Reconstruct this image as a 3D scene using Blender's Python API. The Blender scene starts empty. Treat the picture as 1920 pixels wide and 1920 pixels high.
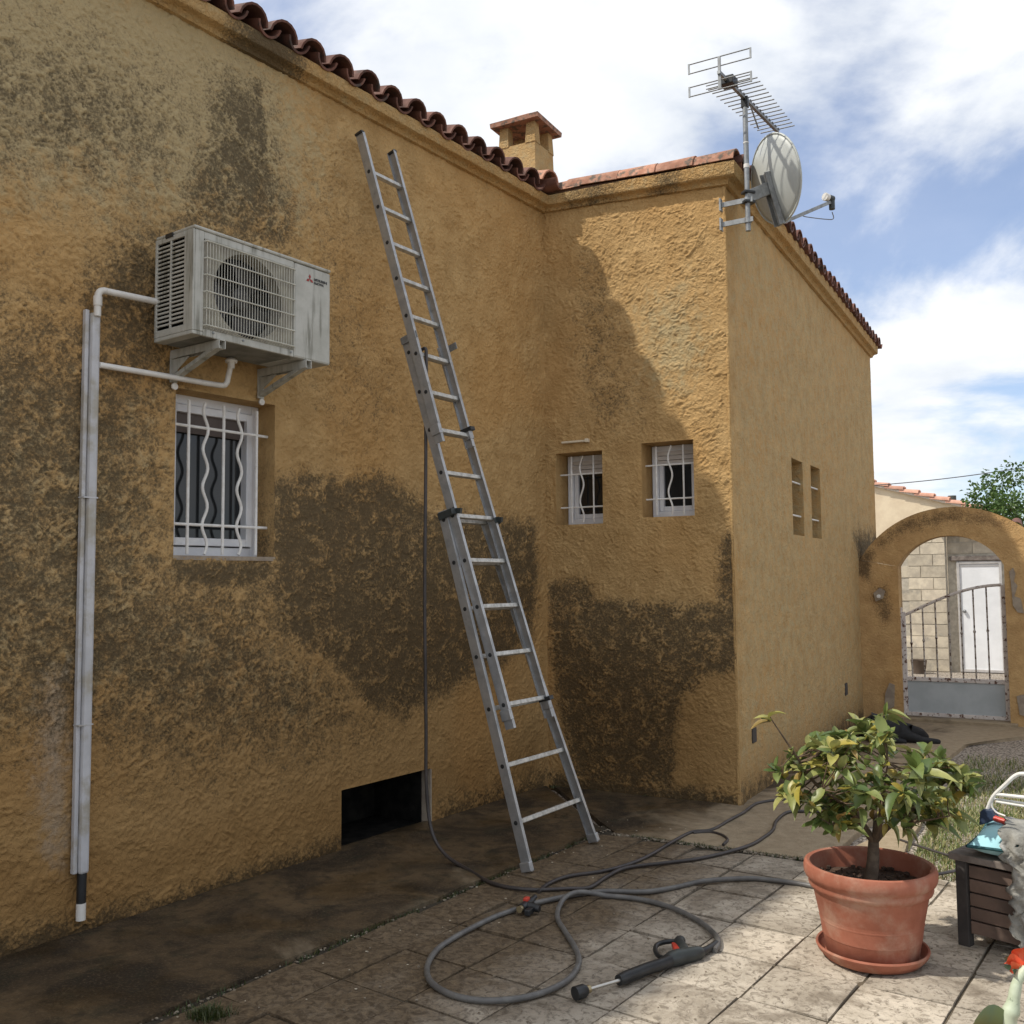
import bpy, math, random
import numpy as np
from mathutils import Vector, Matrix, noise as mnoise
random.seed(7); RNG = np.random.default_rng(7)
scene = bpy.context.scene
col = scene.collection
R_ = math.radians

# ---------------------------------------------------------------- camera
FPX, PITCH, ROLL, CAMH = 1814.9, 0.0702743, -0.0088655, 1.6
_f = np.array([0, math.cos(PITCH), math.sin(PITCH)])
_u0 = np.array([0, -math.sin(PITCH), math.cos(PITCH)]); _r0 = np.array([1., 0, 0])
_R = _r0*math.cos(ROLL) + _u0*math.sin(ROLL)
_U = -_r0*math.sin(ROLL) + _u0*math.cos(ROLL)
cd = bpy.data.cameras.new('camera'); cam = bpy.data.objects.new('camera', cd); col.objects.link(cam)
cam.matrix_world = Matrix(((_R[0], _U[0], -_f[0], 0), (_R[1], _U[1], -_f[1], 0), (_R[2], _U[2], -_f[2], CAMH), (0, 0, 0, 1)))
cd.sensor_width = 36; cd.lens = FPX/1920*36; cd.clip_end = 2000; cd.clip_start = 0.05
scene.camera = cam

# ---------------------------------------------------------------- measured plan of the place (metres)
AB = np.array([0.27207, 7.67575]); BC = np.array([1.58922, 6.94654])
aD = np.array([0.58702, 0.80957]); nA = np.array([0.80957, -0.58702])
bD = np.array([0.87487, -0.48436]); nB = np.array([-0.48436, -0.87487]); LB = 1.50554
cD = np.array([0.49444, 0.86921]); nC = np.array([0.86921, -0.49444])
ARCH0 = np.array([3.98767, 11.16297])
WALLS = {'A': (AB, aD, nA), 'B': (AB, bD, nB), 'C': (BC, cD, nC), 'R': (ARCH0, bD, nB)}

# ---------------------------------------------------------------- light
SUNR = 2.05
Lxy = bD*1.0 + aD*1.0
L = Vector((Lxy[0], Lxy[1], -SUNR)).normalized()
sun_el = math.asin(-L.z); sun_az = math.atan2(-L.x, -L.y)
w = bpy.data.worlds.new('World'); scene.world = w; w.use_nodes = True
nt = w.node_tree; nt.nodes.clear()
out = nt.nodes.new('ShaderNodeOutputWorld'); bg = nt.nodes.new('ShaderNodeBackground')
sky = nt.nodes.new('ShaderNodeTexSky'); sky.sky_type = 'NISHITA'; sky.sun_disc = False
sky.sun_elevation = sun_el; sky.sun_rotation = sun_az; sky.altitude = 50; sky.air_density = 1.0; sky.dust_density = 0.8
tc = nt.nodes.new('ShaderNodeTexCoord')
sep = nt.nodes.new('ShaderNodeSeparateXYZ'); nt.links.new(tc.outputs['Generated'], sep.inputs[0])
def wmath(op, a, b=None, c=None):
    n = nt.nodes.new('ShaderNodeMath'); n.operation = op
    for i, v in enumerate((a, b, c)):
        if v is None: continue
        if isinstance(v, (int, float)): n.inputs[i].default_value = v
        else: nt.links.new(v, n.inputs[i])
    return n.outputs[0]
# cloud deck: direction projected on a layer overhead, softened towards the horizon
zc = wmath('ADD', wmath('MAXIMUM', sep.outputs[2], 0.0), 0.22)
cx = wmath('DIVIDE', sep.outputs[0], zc); cy = wmath('DIVIDE', sep.outputs[1], zc)
cmb = nt.nodes.new('ShaderNodeCombineXYZ'); nt.links.new(cx, cmb.inputs[0]); nt.links.new(cy, cmb.inputs[1])
CLOUD_OFF = (3.1, 0.4, 0.0)
mp = nt.nodes.new('ShaderNodeMapping'); mp.inputs['Location'].default_value = CLOUD_OFF
nt.links.new(cmb.outputs[0], mp.inputs[0])
n1 = nt.nodes.new('ShaderNodeTexNoise'); n1.inputs['Scale'].default_value = 1.15; n1.inputs['Detail'].default_value = 8; n1.inputs['Roughness'].default_value = 0.57; n1.inputs['Distortion'].default_value = 0.35
nt.links.new(mp.outputs[0], n1.inputs['Vector'])
n2 = nt.nodes.new('ShaderNodeTexNoise'); n2.inputs['Scale'].default_value = 2.6; n2.inputs['Detail'].default_value = 6; n2.inputs['Roughness'].default_value = 0.55
nt.links.new(mp.outputs[0], n2.inputs['Vector'])
cov = nt.nodes.new('ShaderNodeMapRange'); cov.interpolation_type = 'SMOOTHSTEP'
cov.inputs[1].default_value = 0.39; cov.inputs[2].default_value = 0.56
nt.links.new(n1.outputs[0], cov.inputs[0])
shade = nt.nodes.new('ShaderNodeMapRange'); shade.inputs[1].default_value = 0.3; shade.inputs[2].default_value = 0.7
shade.inputs[3].default_value = 0.0; shade.inputs[4].default_value = 1.0
nt.links.new(n2.outputs[0], shade.inputs[0])
ccol = nt.nodes.new('ShaderNodeMix'); ccol.data_type = 'RGBA'
ccol.inputs[6].default_value = (0.86, 0.92, 1.0, 1); ccol.inputs[7].default_value = (1.30, 1.30, 1.30, 1)
nt.links.new(shade.outputs[0], ccol.inputs[0])
skys = nt.nodes.new('ShaderNodeMix'); skys.data_type = 'RGBA'; skys.blend_type = 'MULTIPLY'; skys.inputs[0].default_value = 1.0
SKYK = 0.15
skys.inputs[7].default_value = (SKYK*0.96, SKYK*1.04, SKYK*1.2, 1)
nt.links.new(sky.outputs[0], skys.inputs[6])
mixc = nt.nodes.new('ShaderNodeMix'); mixc.data_type = 'RGBA'
covk = wmath('MULTIPLY', cov.outputs[0], 0.80)
covk = wmath('ADD', covk, 0.20)
nt.links.new(covk, mixc.inputs[0]); nt.links.new(skys.outputs[2], mixc.inputs[6]); nt.links.new(ccol.outputs[2], mixc.inputs[7])
nt.links.new(mixc.outputs[2], bg.inputs[0]); bg.inputs[1].default_value = 1.0
nt.links.new(bg.outputs[0], out.inputs[0])

sl = bpy.data.lights.new('sun', 'SUN'); sl.energy = 4.2; sl.angle = R_(1.1); sl.color = (1.0, 0.94, 0.84)
sun = bpy.data.objects.new('sun', sl); col.objects.link(sun)
sun.rotation_euler = L.to_track_quat('-Z', 'Y').to_euler(); sun.location = (-6, -3, 12)
vs = scene.view_settings; vs.view_transform = 'Standard'; vs.look = 'None'; vs.gamma = 1; vs.exposure = -0.10
scene.render.engine = 'CYCLES'; scene.render.resolution_x = 1024; scene.render.resolution_y = 1024

# ---------------------------------------------------------------- measuring helpers
def ray(x, y): return _f + _R*(x-960)/FPX + _U*(960-y)/FPX
def gp(x, y, z=0.0):
    d = ray(x, y); t = (z-CAMH)/d[2]; p = np.array([0, 0, CAMH]) + d*t; return Vector(p)
def atY(x, y, Y):
    d = ray(x, y); return Vector(np.array([0, 0, CAMH]) + d*(Y/d[1]))
def hit(wn, x, y, off=0.0):
    o, d, n = WALLS[wn]; dd = ray(x, y); t = float(((o+n*off) @ n)/(dd[:2] @ n))
    return Vector(np.array([0, 0, CAMH]) + dd*t)
def uz(wn, x, y, off=0.0):
    P = hit(wn, x, y, off); o, d, n = WALLS[wn]
    return float((np.array(P[:2])-o) @ d), P.z
def wp(wn, u, z, off=0.0):
    o, d, n = WALLS[wn]; q = o + d*u + n*off; return Vector((q[0], q[1], z))
def V2(q, z=0.0): return Vector((float(q[0]), float(q[1]), z))
def axes(wn):
    o, d, n = WALLS[wn]; return V2(d), V2(n), Vector((0, 0, 1))

# ---------------------------------------------------------------- materials
def nn(t, typ): return t.nodes.new(typ)
def new_mat(name):
    m = bpy.data.materials.new(name); m.use_nodes = True; t = m.node_tree
    b = t.nodes['Principled BSDF']; return m, t, b
def lk(t, a, b): t.links.new(a, b)
def mmath(t, op, a, b=None, clamp=False):
    n = nn(t, 'ShaderNodeMath'); n.operation = op; n.use_clamp = clamp
    for i, v in enumerate((a, b)):
        if v is None: continue
        if isinstance(v, (int, float)): n.inputs[i].default_value = v
        else: lk(t, v, n.inputs[i])
    return n.outputs[0]
def mrange(t, v, a, b, c=0.0, d=1.0, smooth=True):
    n = nn(t, 'ShaderNodeMapRange'); n.interpolation_type = 'SMOOTHSTEP' if smooth else 'LINEAR'
    lk(t, v, n.inputs[0])
    for i, q in enumerate((a, b, c, d)): n.inputs[1+i].default_value = q
    return n.outputs[0]
def mmix(t, f, a, b):
    n = nn(t, 'ShaderNodeMix'); n.data_type = 'RGBA'
    for i, v in ((0, f), (6, a), (7, b)):
        if isinstance(v, (int, float)): n.inputs[i].default_value = v
        elif isinstance(v, tuple): n.inputs[i].default_value = (*v, 1)
        else: lk(t, v, n.inputs[i])
    return n.outputs[2]
def mnoise_(t, vec, scale, detail=4, rough=0.55, dist=0.0):
    n = nn(t, 'ShaderNodeTexNoise'); n.inputs['Scale'].default_value = scale; n.inputs['Detail'].default_value = detail
    n.inputs['Roughness'].default_value = rough; n.inputs['Distortion'].default_value = dist
    if vec is not None: lk(t, vec, n.inputs['Vector'])
    return n.outputs[0]
def mmap(t, vec, loc=(0, 0, 0), rot=(0, 0, 0), sc=(1, 1, 1)):
    n = nn(t, 'ShaderNodeMapping'); n.inputs[1].default_value = loc; n.inputs[2].default_value = rot; n.inputs[3].default_value = sc
    lk(t, vec, n.inputs[0]); return n.outputs[0]
def mattr(t, name):
    n = nn(t, 'ShaderNodeAttribute'); n.attribute_name = name; return n.outputs['Fac']
def mbump(t, b, h, strength, dist):
    n = nn(t, 'ShaderNodeBump'); n.inputs['Strength'].default_value = strength; n.inputs['Distance'].default_value = dist
    lk(t, h, n.inputs['Height']); lk(t, n.outputs[0], b.inputs['Normal']); return n
def wcoord(t):                                   # world-metre coordinates, shifted per object
    g = nn(t, 'ShaderNodeNewGeometry'); return g.outputs['Position']
def ocoord(t):
    tcn = nn(t, 'ShaderNodeTexCoord'); oi = nn(t, 'ShaderNodeObjectInfo')
    s = nn(t, 'ShaderNodeVectorMath'); s.operation = 'SCALE'; cv = nn(t, 'ShaderNodeCombineXYZ')
    for i in range(3): lk(t, oi.outputs['Random'], cv.inputs[i])
    lk(t, cv.outputs[0], s.inputs[0]); s.inputs['Scale'].default_value = 37.0
    ad = nn(t, 'ShaderNodeVectorMath'); ad.operation = 'ADD'; lk(t, tcn.outputs['Object'], ad.inputs[0]); lk(t, s.outputs[0], ad.inputs[1])
    return ad.outputs[0], oi.outputs['Random']

def simple(name, c1, c2=None, scale=8.0, rough=0.6, metal=0.0, bump=0.0, bscale=40.0, bdist=0.004, detail=5, lo=0.35, hi=0.65, c3=None, s3=3.0, t3=(0.55, 0.7), rvar=0.15, spec=0.5, objrand=0.0):
    m, t, b = new_mat(name)
    vec, rnd = ocoord(t)
    n = mnoise_(t, vec, scale, detail, 0.6)
    c = mmix(t, mrange(t, n, lo, hi), c1, c2 if c2 else tuple(x*0.8 for x in c1))
    if c3:
        n3 = mnoise_(t, vec, s3, 6, 0.65); c = mmix(t, mrange(t, n3, *t3), c, c3)
    if objrand:
        hs = nn(t, 'ShaderNodeHueSaturation'); lk(t, c, hs.inputs['Color'])
        lk(t, mrange(t, rnd, 0, 1, 1-objrand, 1+objrand, False), hs.inputs['Value']); c = hs.outputs[0]
    lk(t, c, b.inputs['Base Color'])
    r = mrange(t, n, 0.3, 0.7, max(0.02, rough-rvar*rough), min(1, rough+rvar*rough), False); lk(t, r, b.inputs['Roughness'])
    b.inputs['Metallic'].default_value = metal; b.inputs['Specular IOR Level'].default_value = spec
    if bump: mbump(t, b, mnoise_(t, vec, bscale, 5, 0.6), bump, bdist)
    return m

def stucco(name, c_hi, c_lo, dark=(0.078, 0.060, 0.036), relief=1.0, uvscale=1.0):
    m, t, b = new_mat(name)
    P = wcoord(t)
    grain = mnoise_(t, P, 38.0*uvscale, 3, 0.62, 0.6)
    fine = mnoise_(t, P, 150.0, 2, 0.6)
    h = mrange(t, grain, 0.3, 0.68)
    h = mmath(t, 'ADD', h, mmath(t, 'MULTIPLY', fine, 0.22))
    rl = mattr(t, 'relief')
    bn = mbump(t, b, h, 0.7, 0.006*relief)
    big = mnoise_(t, P, 0.9, 2, 0.55); mid = mnoise_(t, P, 6.0, 4, 0.6)
    c = mmix(t, mrange(t, mid, 0.3, 0.7), c_lo, c_hi)
    c = mmix(t, mmath(t, 'MULTIPLY', mrange(t, big, 0.45, 0.7), 0.35), c, tuple(x*k for x, k in zip(c_hi, (1.0, 0.82, 0.6))))
    # green-grey weathering, pale lime, then black algae sitting in the grooves of the render
    wea = mattr(t, 'weather'); wn = mnoise_(t, P, 16.0, 4, 0.65, 0.4)
    wm = mrange(t, mmath(t, 'ADD', mmath(t, 'MULTIPLY', wea, 1.1), mmath(t, 'MULTIPLY', mmath(t, 'SUBTRACT', wn, 0.5), 1.4)), 0.25, 0.85)
    c = mmix(t, mmath(t, 'MULTIPLY', wm, 0.8), c, (0.41, 0.335, 0.19))
    pal = mattr(t, 'pale'); pm = mrange(t, mmath(t, 'ADD', pal, mmath(t, 'SUBTRACT', wn, 0.5)), 0.3, 0.8)
    c = mmix(t, mmath(t, 'MULTIPLY', pm, 0.7), c, (0.44, 0.37, 0.29))
    st = mattr(t, 'stain'); sn = mnoise_(t, P, 13.0, 6, 0.78, 0.3)
    v = mmath(t, 'ADD', mmath(t, 'MULTIPLY', st, 1.25), mmath(t, 'MULTIPLY', mmath(t, 'SUBTRACT', sn, 0.5), 1.3))
    v = mmath(t, 'SUBTRACT', v, mmath(t, 'MULTIPLY', mmath(t, 'SUBTRACT', rl, 0.5), 0.65))
    v = mmath(t, 'ADD', v, mmath(t, 'MULTIPLY', mmath(t, 'SUBTRACT', mnoise_(t, P, 75.0, 3, 0.7), 0.5), 1.5))
    sm = mmath(t, 'MULTIPLY', mrange(t, v, 0.20, 1.0), mrange(t, st, 0.0, 0.12))
    c = mmix(t, mmath(t, 'MULTIPLY', sm, 0.88), c, dark)
    wt = mattr(t, 'wet'); wtn = mrange(t, mmath(t, 'ADD', wt, mmath(t, 'MULTIPLY', mmath(t, 'SUBTRACT', mid, 0.5), 0.5)), 0.1, 0.9)
    dk = nn(t, 'ShaderNodeMix'); dk.data_type = 'RGBA'; dk.blend_type = 'MULTIPLY'; lk(t, mmath(t, 'MULTIPLY', wtn, 0.85), dk.inputs[0]); lk(t, c, dk.inputs[6]); dk.inputs[7].default_value = (0.52, 0.45, 0.36, 1); c = dk.outputs[2]
    lk(t, c, b.inputs['Base Color']); b.inputs['Roughness'].default_value = 0.92; b.inputs['Specular IOR Level'].default_value = 0.2
    return m

OCH_H, OCH_L = (0.50, 0.33, 0.148), (0.395, 0.25, 0.105)
MAT = {}
MAT['stucco'] = stucco('ochre_render', OCH_H, OCH_L)
MAT['stucco_smooth'] = stucco('ochre_render_smooth', (0.56, 0.35, 0.14), (0.44, 0.26, 0.10), relief=0.3)
MAT['stucco_cornice'] = stucco('ochre_cornice', (0.51, 0.335, 0.15), (0.41, 0.26, 0.108), relief=2.2)
MAT['stucco_arch'] = stucco('ochre_arch', (0.54, 0.35, 0.16), (0.42, 0.26, 0.115), relief=0.8, dark=(0.10, 0.065, 0.035))
MAT['cream'] = simple('cream_render', (0.74, 0.62, 0.44), (0.66, 0.54, 0.38), 3, 0.9, bump=0.2)
MAT['tile'] = simple('clay_tile', (0.17, 0.070, 0.045), (0.105, 0.045, 0.032), 7, 0.85, bump=0.3, c3=(0.055, 0.04, 0.032), s3=9, t3=(0.5, 0.68), objrand=0.25)
MAT['tile_old'] = simple('weathered_clay_tile', (0.46, 0.235, 0.15), (0.34, 0.16, 0.10), 14, 0.9, bump=0.4, c3=(0.13, 0.10, 0.075), s3=16, t3=(0.48, 0.62), objrand=0.2)
MAT['tile_pink'] = simple('pink_clay_tile', (0.55, 0.30, 0.21), (0.45, 0.24, 0.17), 6, 0.9, objrand=0.2)
MAT['roof_under'] = simple('roof_underlay', (0.16, 0.09, 0.06), rough=0.95)
MAT['white_pvc'] = simple('white_pvc', (0.74, 0.72, 0.68), (0.62, 0.59, 0.54), 6, 0.45, c3=(0.35, 0.31, 0.25), s3=10, t3=(0.6, 0.78))
MAT['upvc'] = simple('upvc_frame', (0.76, 0.77, 0.79), (0.66, 0.67, 0.70), 5, 0.35)
MAT['white_iron'] = simple('white_painted_iron', (0.80, 0.79, 0.76), (0.68, 0.66, 0.62), 20, 0.5, c3=(0.42, 0.32, 0.24), s3=26, t3=(0.66, 0.8))
MAT['shutter'] = simple('shutter_slat', (0.66, 0.62, 0.58), (0.58, 0.54, 0.50), 5, 0.5)
MAT['alu'] = simple('ladder_aluminium', (0.46, 0.465, 0.47), (0.35, 0.355, 0.36), 12, 0.45, metal=0.7, c3=(0.30, 0.30, 0.29), s3=18, t3=(0.58, 0.75), bump=0.08)
MAT['alu_rung'] = simple('rung_aluminium', (0.58, 0.57, 0.54), (0.40, 0.39, 0.36), 30, 0.5, metal=0.6, bump=0.15)
MAT['duct'] = simple('grey_white_duct', (0.52, 0.52, 0.535), (0.44, 0.44, 0.45), 5, 0.35, c3=(0.36, 0.33, 0.275), s3=6, t3=(0.46, 0.66))
MAT['black_plastic'] = simple('black_plastic', (0.022, 0.024, 0.026), (0.014, 0.015, 0.016), 20, 0.42)
MAT['dark_plastic'] = simple('dark_green_grey_plastic', (0.035, 0.042, 0.042), (0.025, 0.03, 0.03), 20, 0.45)
MAT['red_plastic'] = simple('red_plastic', (0.62, 0.06, 0.035), (0.5, 0.05, 0.03), 10, 0.4)
MAT['blue_plastic'] = simple('navy_plastic', (0.035, 0.055, 0.10), (0.03, 0.045, 0.08), 10, 0.45)
MAT['zinc'] = simple('galvanised_steel', (0.30, 0.31, 0.31), (0.22, 0.225, 0.225), 25, 0.5, metal=0.6, c3=(0.18, 0.12, 0.08), s3=15, t3=(0.62, 0.8))
MAT['dish'] = simple('dish_paint', (0.52, 0.54, 0.51), (0.45, 0.47, 0.44), 3, 0.5)
MAT['rust_paint'] = simple('rusty_white_paint', (0.62, 0.57, 0.53), (0.52, 0.46, 0.42), 12, 0.7, c3=(0.11, 0.05, 0.03), s3=22, t3=(0.54, 0.6), bump=0.4, bscale=60)
MAT['gate_panel'] = simple('grey_blue_sheet_metal', (0.42, 0.45, 0.46), (0.36, 0.39, 0.40), 4, 0.5, c3=(0.20, 0.17, 0.14), s3=9, t3=(0.66, 0.8))
MAT['white_door'] = simple('white_sheet_door', (0.80, 0.81, 0.82), (0.72, 0.73, 0.74), 3, 0.5)
MAT['block'] = simple('concrete_block', (0.60, 0.525, 0.40), (0.46, 0.40, 0.31), 7, 0.95, bump=0.5, bscale=60, c3=(0.33, 0.30, 0.25), s3=4, t3=(0.55, 0.75), objrand=0.18)
MAT['mortar'] = simple('block_mortar', (0.52, 0.47, 0.38), (0.40, 0.36, 0.29), 15, 0.95, bump=0.4)
MAT['terracotta'] = simple('terracotta_pot', (0.37, 0.13, 0.077), (0.31, 0.105, 0.06), 9, 0.8, bump=0.22, bscale=60, c3=(0.43, 0.25, 0.175), s3=6, t3=(0.44, 0.72))
MAT['soil'] = simple('potting_soil', (0.05, 0.03, 0.02), (0.10, 0.06, 0.04), 40, 0.95, bump=0.8, bscale=80, bdist=0.01)
MAT['bark'] = simple('grey_brown_bark', (0.15, 0.11, 0.075), (0.09, 0.065, 0.045), 25, 0.9, bump=0.5)
MAT['twig'] = simple('brown_twig', (0.13, 0.085, 0.05), (0.08, 0.055, 0.035), 25, 0.85)
MAT['wood'] = simple('weathered_brown_wood', (0.16, 0.105, 0.078), (0.10, 0.068, 0.052), 6, 0.75, bump=0.2, objrand=0.15)
MAT['wood_dark'] = simple('dark_wet_wood', (0.035, 0.032, 0.03), (0.06, 0.052, 0.048), 9, 0.7, bump=0.2)
MAT['wood_grey'] = simple('greyed_wood', (0.22, 0.185, 0.16), (0.13, 0.105, 0.09), 9, 0.85, bump=0.3)
MAT['cushion'] = simple('pale_blue_fabric', (0.40, 0.68, 0.74), (0.34, 0.62, 0.69), 6, 0.85, bump=0.15, bscale=120, c3=(0.24, 0.42, 0.47), s3=18, t3=(0.66, 0.8))
MAT['piping'] = simple('dark_teal_piping', (0.02, 0.09, 0.10), rough=0.8)
MAT['rag'] = simple('grey_rag', (0.33, 0.32, 0.285), (0.19, 0.185, 0.165), 14, 0.95, bump=0.6, bscale=60, bdist=0.01, c3=(0.45, 0.45, 0.43), s3=6, t3=(0.58, 0.72))
MAT['fur'] = simple('black_fur', (0.006, 0.006, 0.007), (0.010, 0.009, 0.009), 40, 0.75, bump=0.4, bscale=90)
MAT['tree_leaf'] = simple('tree_leaf', (0.055, 0.115, 0.022), (0.09, 0.17, 0.03), 1.5, 0.6, objrand=0.2)
MAT['dark_void'] = simple('unlit_interior', (0.004, 0.004, 0.004), rough=1.0, spec=0.0)  # near-black colour stands in for the shade of unlit interiors
MAT['petal'] = simple('orange_red_petal', (0.80, 0.085, 0.03), (0.70, 0.12, 0.04), 8, 0.5)
MAT['wire'] = simple('cable_black', (0.05, 0.05, 0.055), rough=0.6)
MAT['fan'] = simple('dark_fan', (0.055, 0.05, 0.047), (0.03, 0.028, 0.027), 8, 0.6)
MAT['coil'] = simple('dirty_shroud', (0.34, 0.32, 0.25), (0.24, 0.22, 0.18), 10, 0.7)
MAT['logo_red'] = simple('logo_red', (0.35, 0.035, 0.025), rough=0.5)
MAT['logo_black'] = simple('logo_black', (0.03, 0.03, 0.03), rough=0.5)
MAT['sticker'] = simple('pale_sticker', (0.66, 0.70, 0.76), rough=0.5)
MAT['fluor'] = simple('ivory_plastic', (0.70, 0.62, 0.48), rough=0.5)
MAT['plaster_bare'] = simple('bare_grey_plaster', (0.34, 0.28, 0.21), (0.25, 0.20, 0.155), 14, 0.95, bump=0.5)
def ac_mat():
    m, t, b = new_mat('dirty_white_sheet_metal')
    tcn = nn(t, 'ShaderNodeTexCoord'); P = tcn.outputs['Object']
    str_ = mnoise_(t, mmap(t, P, sc=(26, 26, 2.2)), 1.0, 5, 0.65)
    n = mnoise_(t, P, 7, 6, 0.65)
    c = mmix(t, mrange(t, n, 0.35, 0.7), (0.47, 0.465, 0.42), (0.37, 0.365, 0.32))
    c = mmix(t, mmath(t, 'MULTIPLY', mrange(t, str_, 0.48, 0.7), mrange(t, mnoise_(t, P, 4, 2), 0.36, 0.58)), c, (0.17, 0.165, 0.13))
    lk(t, c, b.inputs['Base Color']); b.inputs['Roughness'].default_value = 0.5
    mbump(t, b, n, 0.05, 0.004)
    return m
MAT['ac'] = ac_mat()
def hose_mat(name, c1, c2, rough=0.45):
    return simple(name, c1, c2, 12, rough, c3=tuple(x*0.5 for x in c1), s3=5, t3=(0.5, 0.7))
MAT['hose'] = hose_mat('grey_rubber_hose', (0.155, 0.15, 0.14), (0.11, 0.105, 0.10))
MAT['hose_dark'] = hose_mat('dark_hose', (0.055, 0.045, 0.042), (0.04, 0.034, 0.032))
MAT['brass'] = simple('dull_brass', (0.42, 0.34, 0.2), rough=0.4, metal=0.8)
MAT['steel'] = simple('bright_tube', (0.62, 0.60, 0.55), rough=0.3, metal=0.9)
def glass_mat():
    m, t, b = new_mat('dark_window_glass')
    b.inputs['Base Color'].default_value = (0.012, 0.014, 0.016, 1); b.inputs['Roughness'].default_value = 0.08
    b.inputs['Specular IOR Level'].default_value = 0.5
    n = mnoise_(t, wcoord(t), 3.0, 2); mbump(t, b, n, 0.02, 0.01)
    return m
MAT['glass'] = glass_mat()

def wall_dist(t):                                # metres out from the long wall, along the ground
    P = wcoord(t); vm = nn(t, 'ShaderNodeVectorMath'); vm.operation = 'DOT_PRODUCT'
    lk(t, P, vm.inputs[0]); vm.inputs[1].default_value = (nA[0], nA[1], 0)
    return P, mmath(t, 'SUBTRACT', vm.outputs['Value'], float(AB @ nA))
def concrete_mat():
    m, t, b = new_mat('wet_concrete'); P, d = wall_dist(t)
    n = mnoise_(t, P, 1.6, 6, 0.6, 0.6); n2 = mnoise_(t, P, 14, 6, 0.65); n3 = mnoise_(t, P, 85, 4, 0.7)
    wet = mrange(t, mmath(t, 'ADD', mmath(t, 'MULTIPLY', d, -1.0), mmath(t, 'MULTIPLY', mmath(t, 'SUBTRACT', n, 0.5), 2.6)), -1.9, -1.1)
    dry = mmix(t, mrange(t, n2, 0.35, 0.65), (0.36, 0.285, 0.19), (0.29, 0.225, 0.145))
    dry = mmix(t, mmath(t, 'MULTIPLY', mrange(t, n3, 0.55, 0.7), 0.35), dry, (0.16, 0.13, 0.09))
    wetc = mmix(t, mrange(t, mnoise_(t, P, 2.3, 6, 0.62, 0.8), 0.34, 0.66), (0.030, 0.021, 0.012), (0.125, 0.083, 0.042))
    wetc = mmix(t, mmath(t, 'MULTIPLY', mrange(t, mnoise_(t, P, 5.0, 6, 0.7), 0.5, 0.68), 0.6), wetc, (0.024, 0.024, 0.013))
    wetc = mmix(t, mmath(t, 'MULTIPLY', mrange(t, n3, 0.5, 0.68), 0.55), wetc, (0.16, 0.115, 0.065))
    wetc = mmix(t, mmath(t, 'MULTIPLY', mrange(t, n2, 0.5, 0.66), 0.5), wetc, (0.020, 0.015, 0.009))
    c = mmix(t, wet, dry, wetc)
    lk(t, c, b.inputs['Base Color'])
    pud = mrange(t, mnoise_(t, P, 1.9, 4), 0.45, 0.68)
    lk(t, mrange(t, mmath(t, 'MULTIPLY', wet, pud), 0, 1, 0.85, 0.3, False), b.inputs['Roughness'])
    b.inputs['Specular IOR Level'].default_value = 0.3
    mbump(t, b, mmath(t, 'ADD', n2, mmath(t, 'MULTIPLY', n3, 0.9)), 0.8, 0.009)
    return m
MAT['concrete'] = concrete_mat()
def slab_mat():
    m, t, b = new_mat('pale_paving_stone'); P, d = wall_dist(t)
    vec, rnd = ocoord(t)
    n = mnoise_(t, vec, 5, 6, 0.66, 0.5); n2 = mnoise_(t, P, 30, 5, 0.72, 0.8); n3 = mnoise_(t, P, 80, 4)
    c = mmix(t, mrange(t, n, 0.35, 0.66), (0.54, 0.475, 0.385), (0.41, 0.355, 0.28))
    c = mmix(t, mmath(t, 'MULTIPLY', mrange(t, n2, 0.48, 0.63), 0.8), c, (0.17, 0.14, 0.105))
    gr = mnoise_(t, P, 2.4, 6, 0.7, 0.6)
    c = mmix(t, mmath(t, 'MULTIPLY', mrange(t, gr, 0.47, 0.64), 0.75), c, (0.19, 0.155, 0.115))
    hs = nn(t, 'ShaderNodeHueSaturation'); lk(t, c, hs.inputs['Color']); lk(t, mrange(t, rnd, 0, 1, 0.82, 1.16, False), hs.inputs['Value']); c = hs.outputs[0]
    wn = mnoise_(t, P, 1.7, 6, 0.62, 0.5)
    wet = mrange(t, mmath(t, 'ADD', mmath(t, 'MULTIPLY', d, -1.0), mmath(t, 'MULTIPLY', mmath(t, 'SUBTRACT', wn, 0.5), 1.9)), -2.5, -1.5)
    wc = mmix(t, mrange(t, n2, 0.35, 0.62), (0.17, 0.12, 0.068), (0.07, 0.048, 0.028))
    c = mmix(t, mmath(t, 'MULTIPLY', wet, 0.92), c, wc)
    lk(t, c, b.inputs['Base Color'])
    lk(t, mrange(t, wet, 0, 1, 0.9, 0.5, False), b.inputs['Roughness']); b.inputs['Specular IOR Level'].default_value = 0.3
    h = mmath(t, 'ADD', mmath(t, 'MULTIPLY', n2, 1.2), mmath(t, 'MULTIPLY', n3, 0.6))
    mbump(t, b, h, 0.75, 0.008)
    return m
MAT['slab'] = slab_mat()
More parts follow.
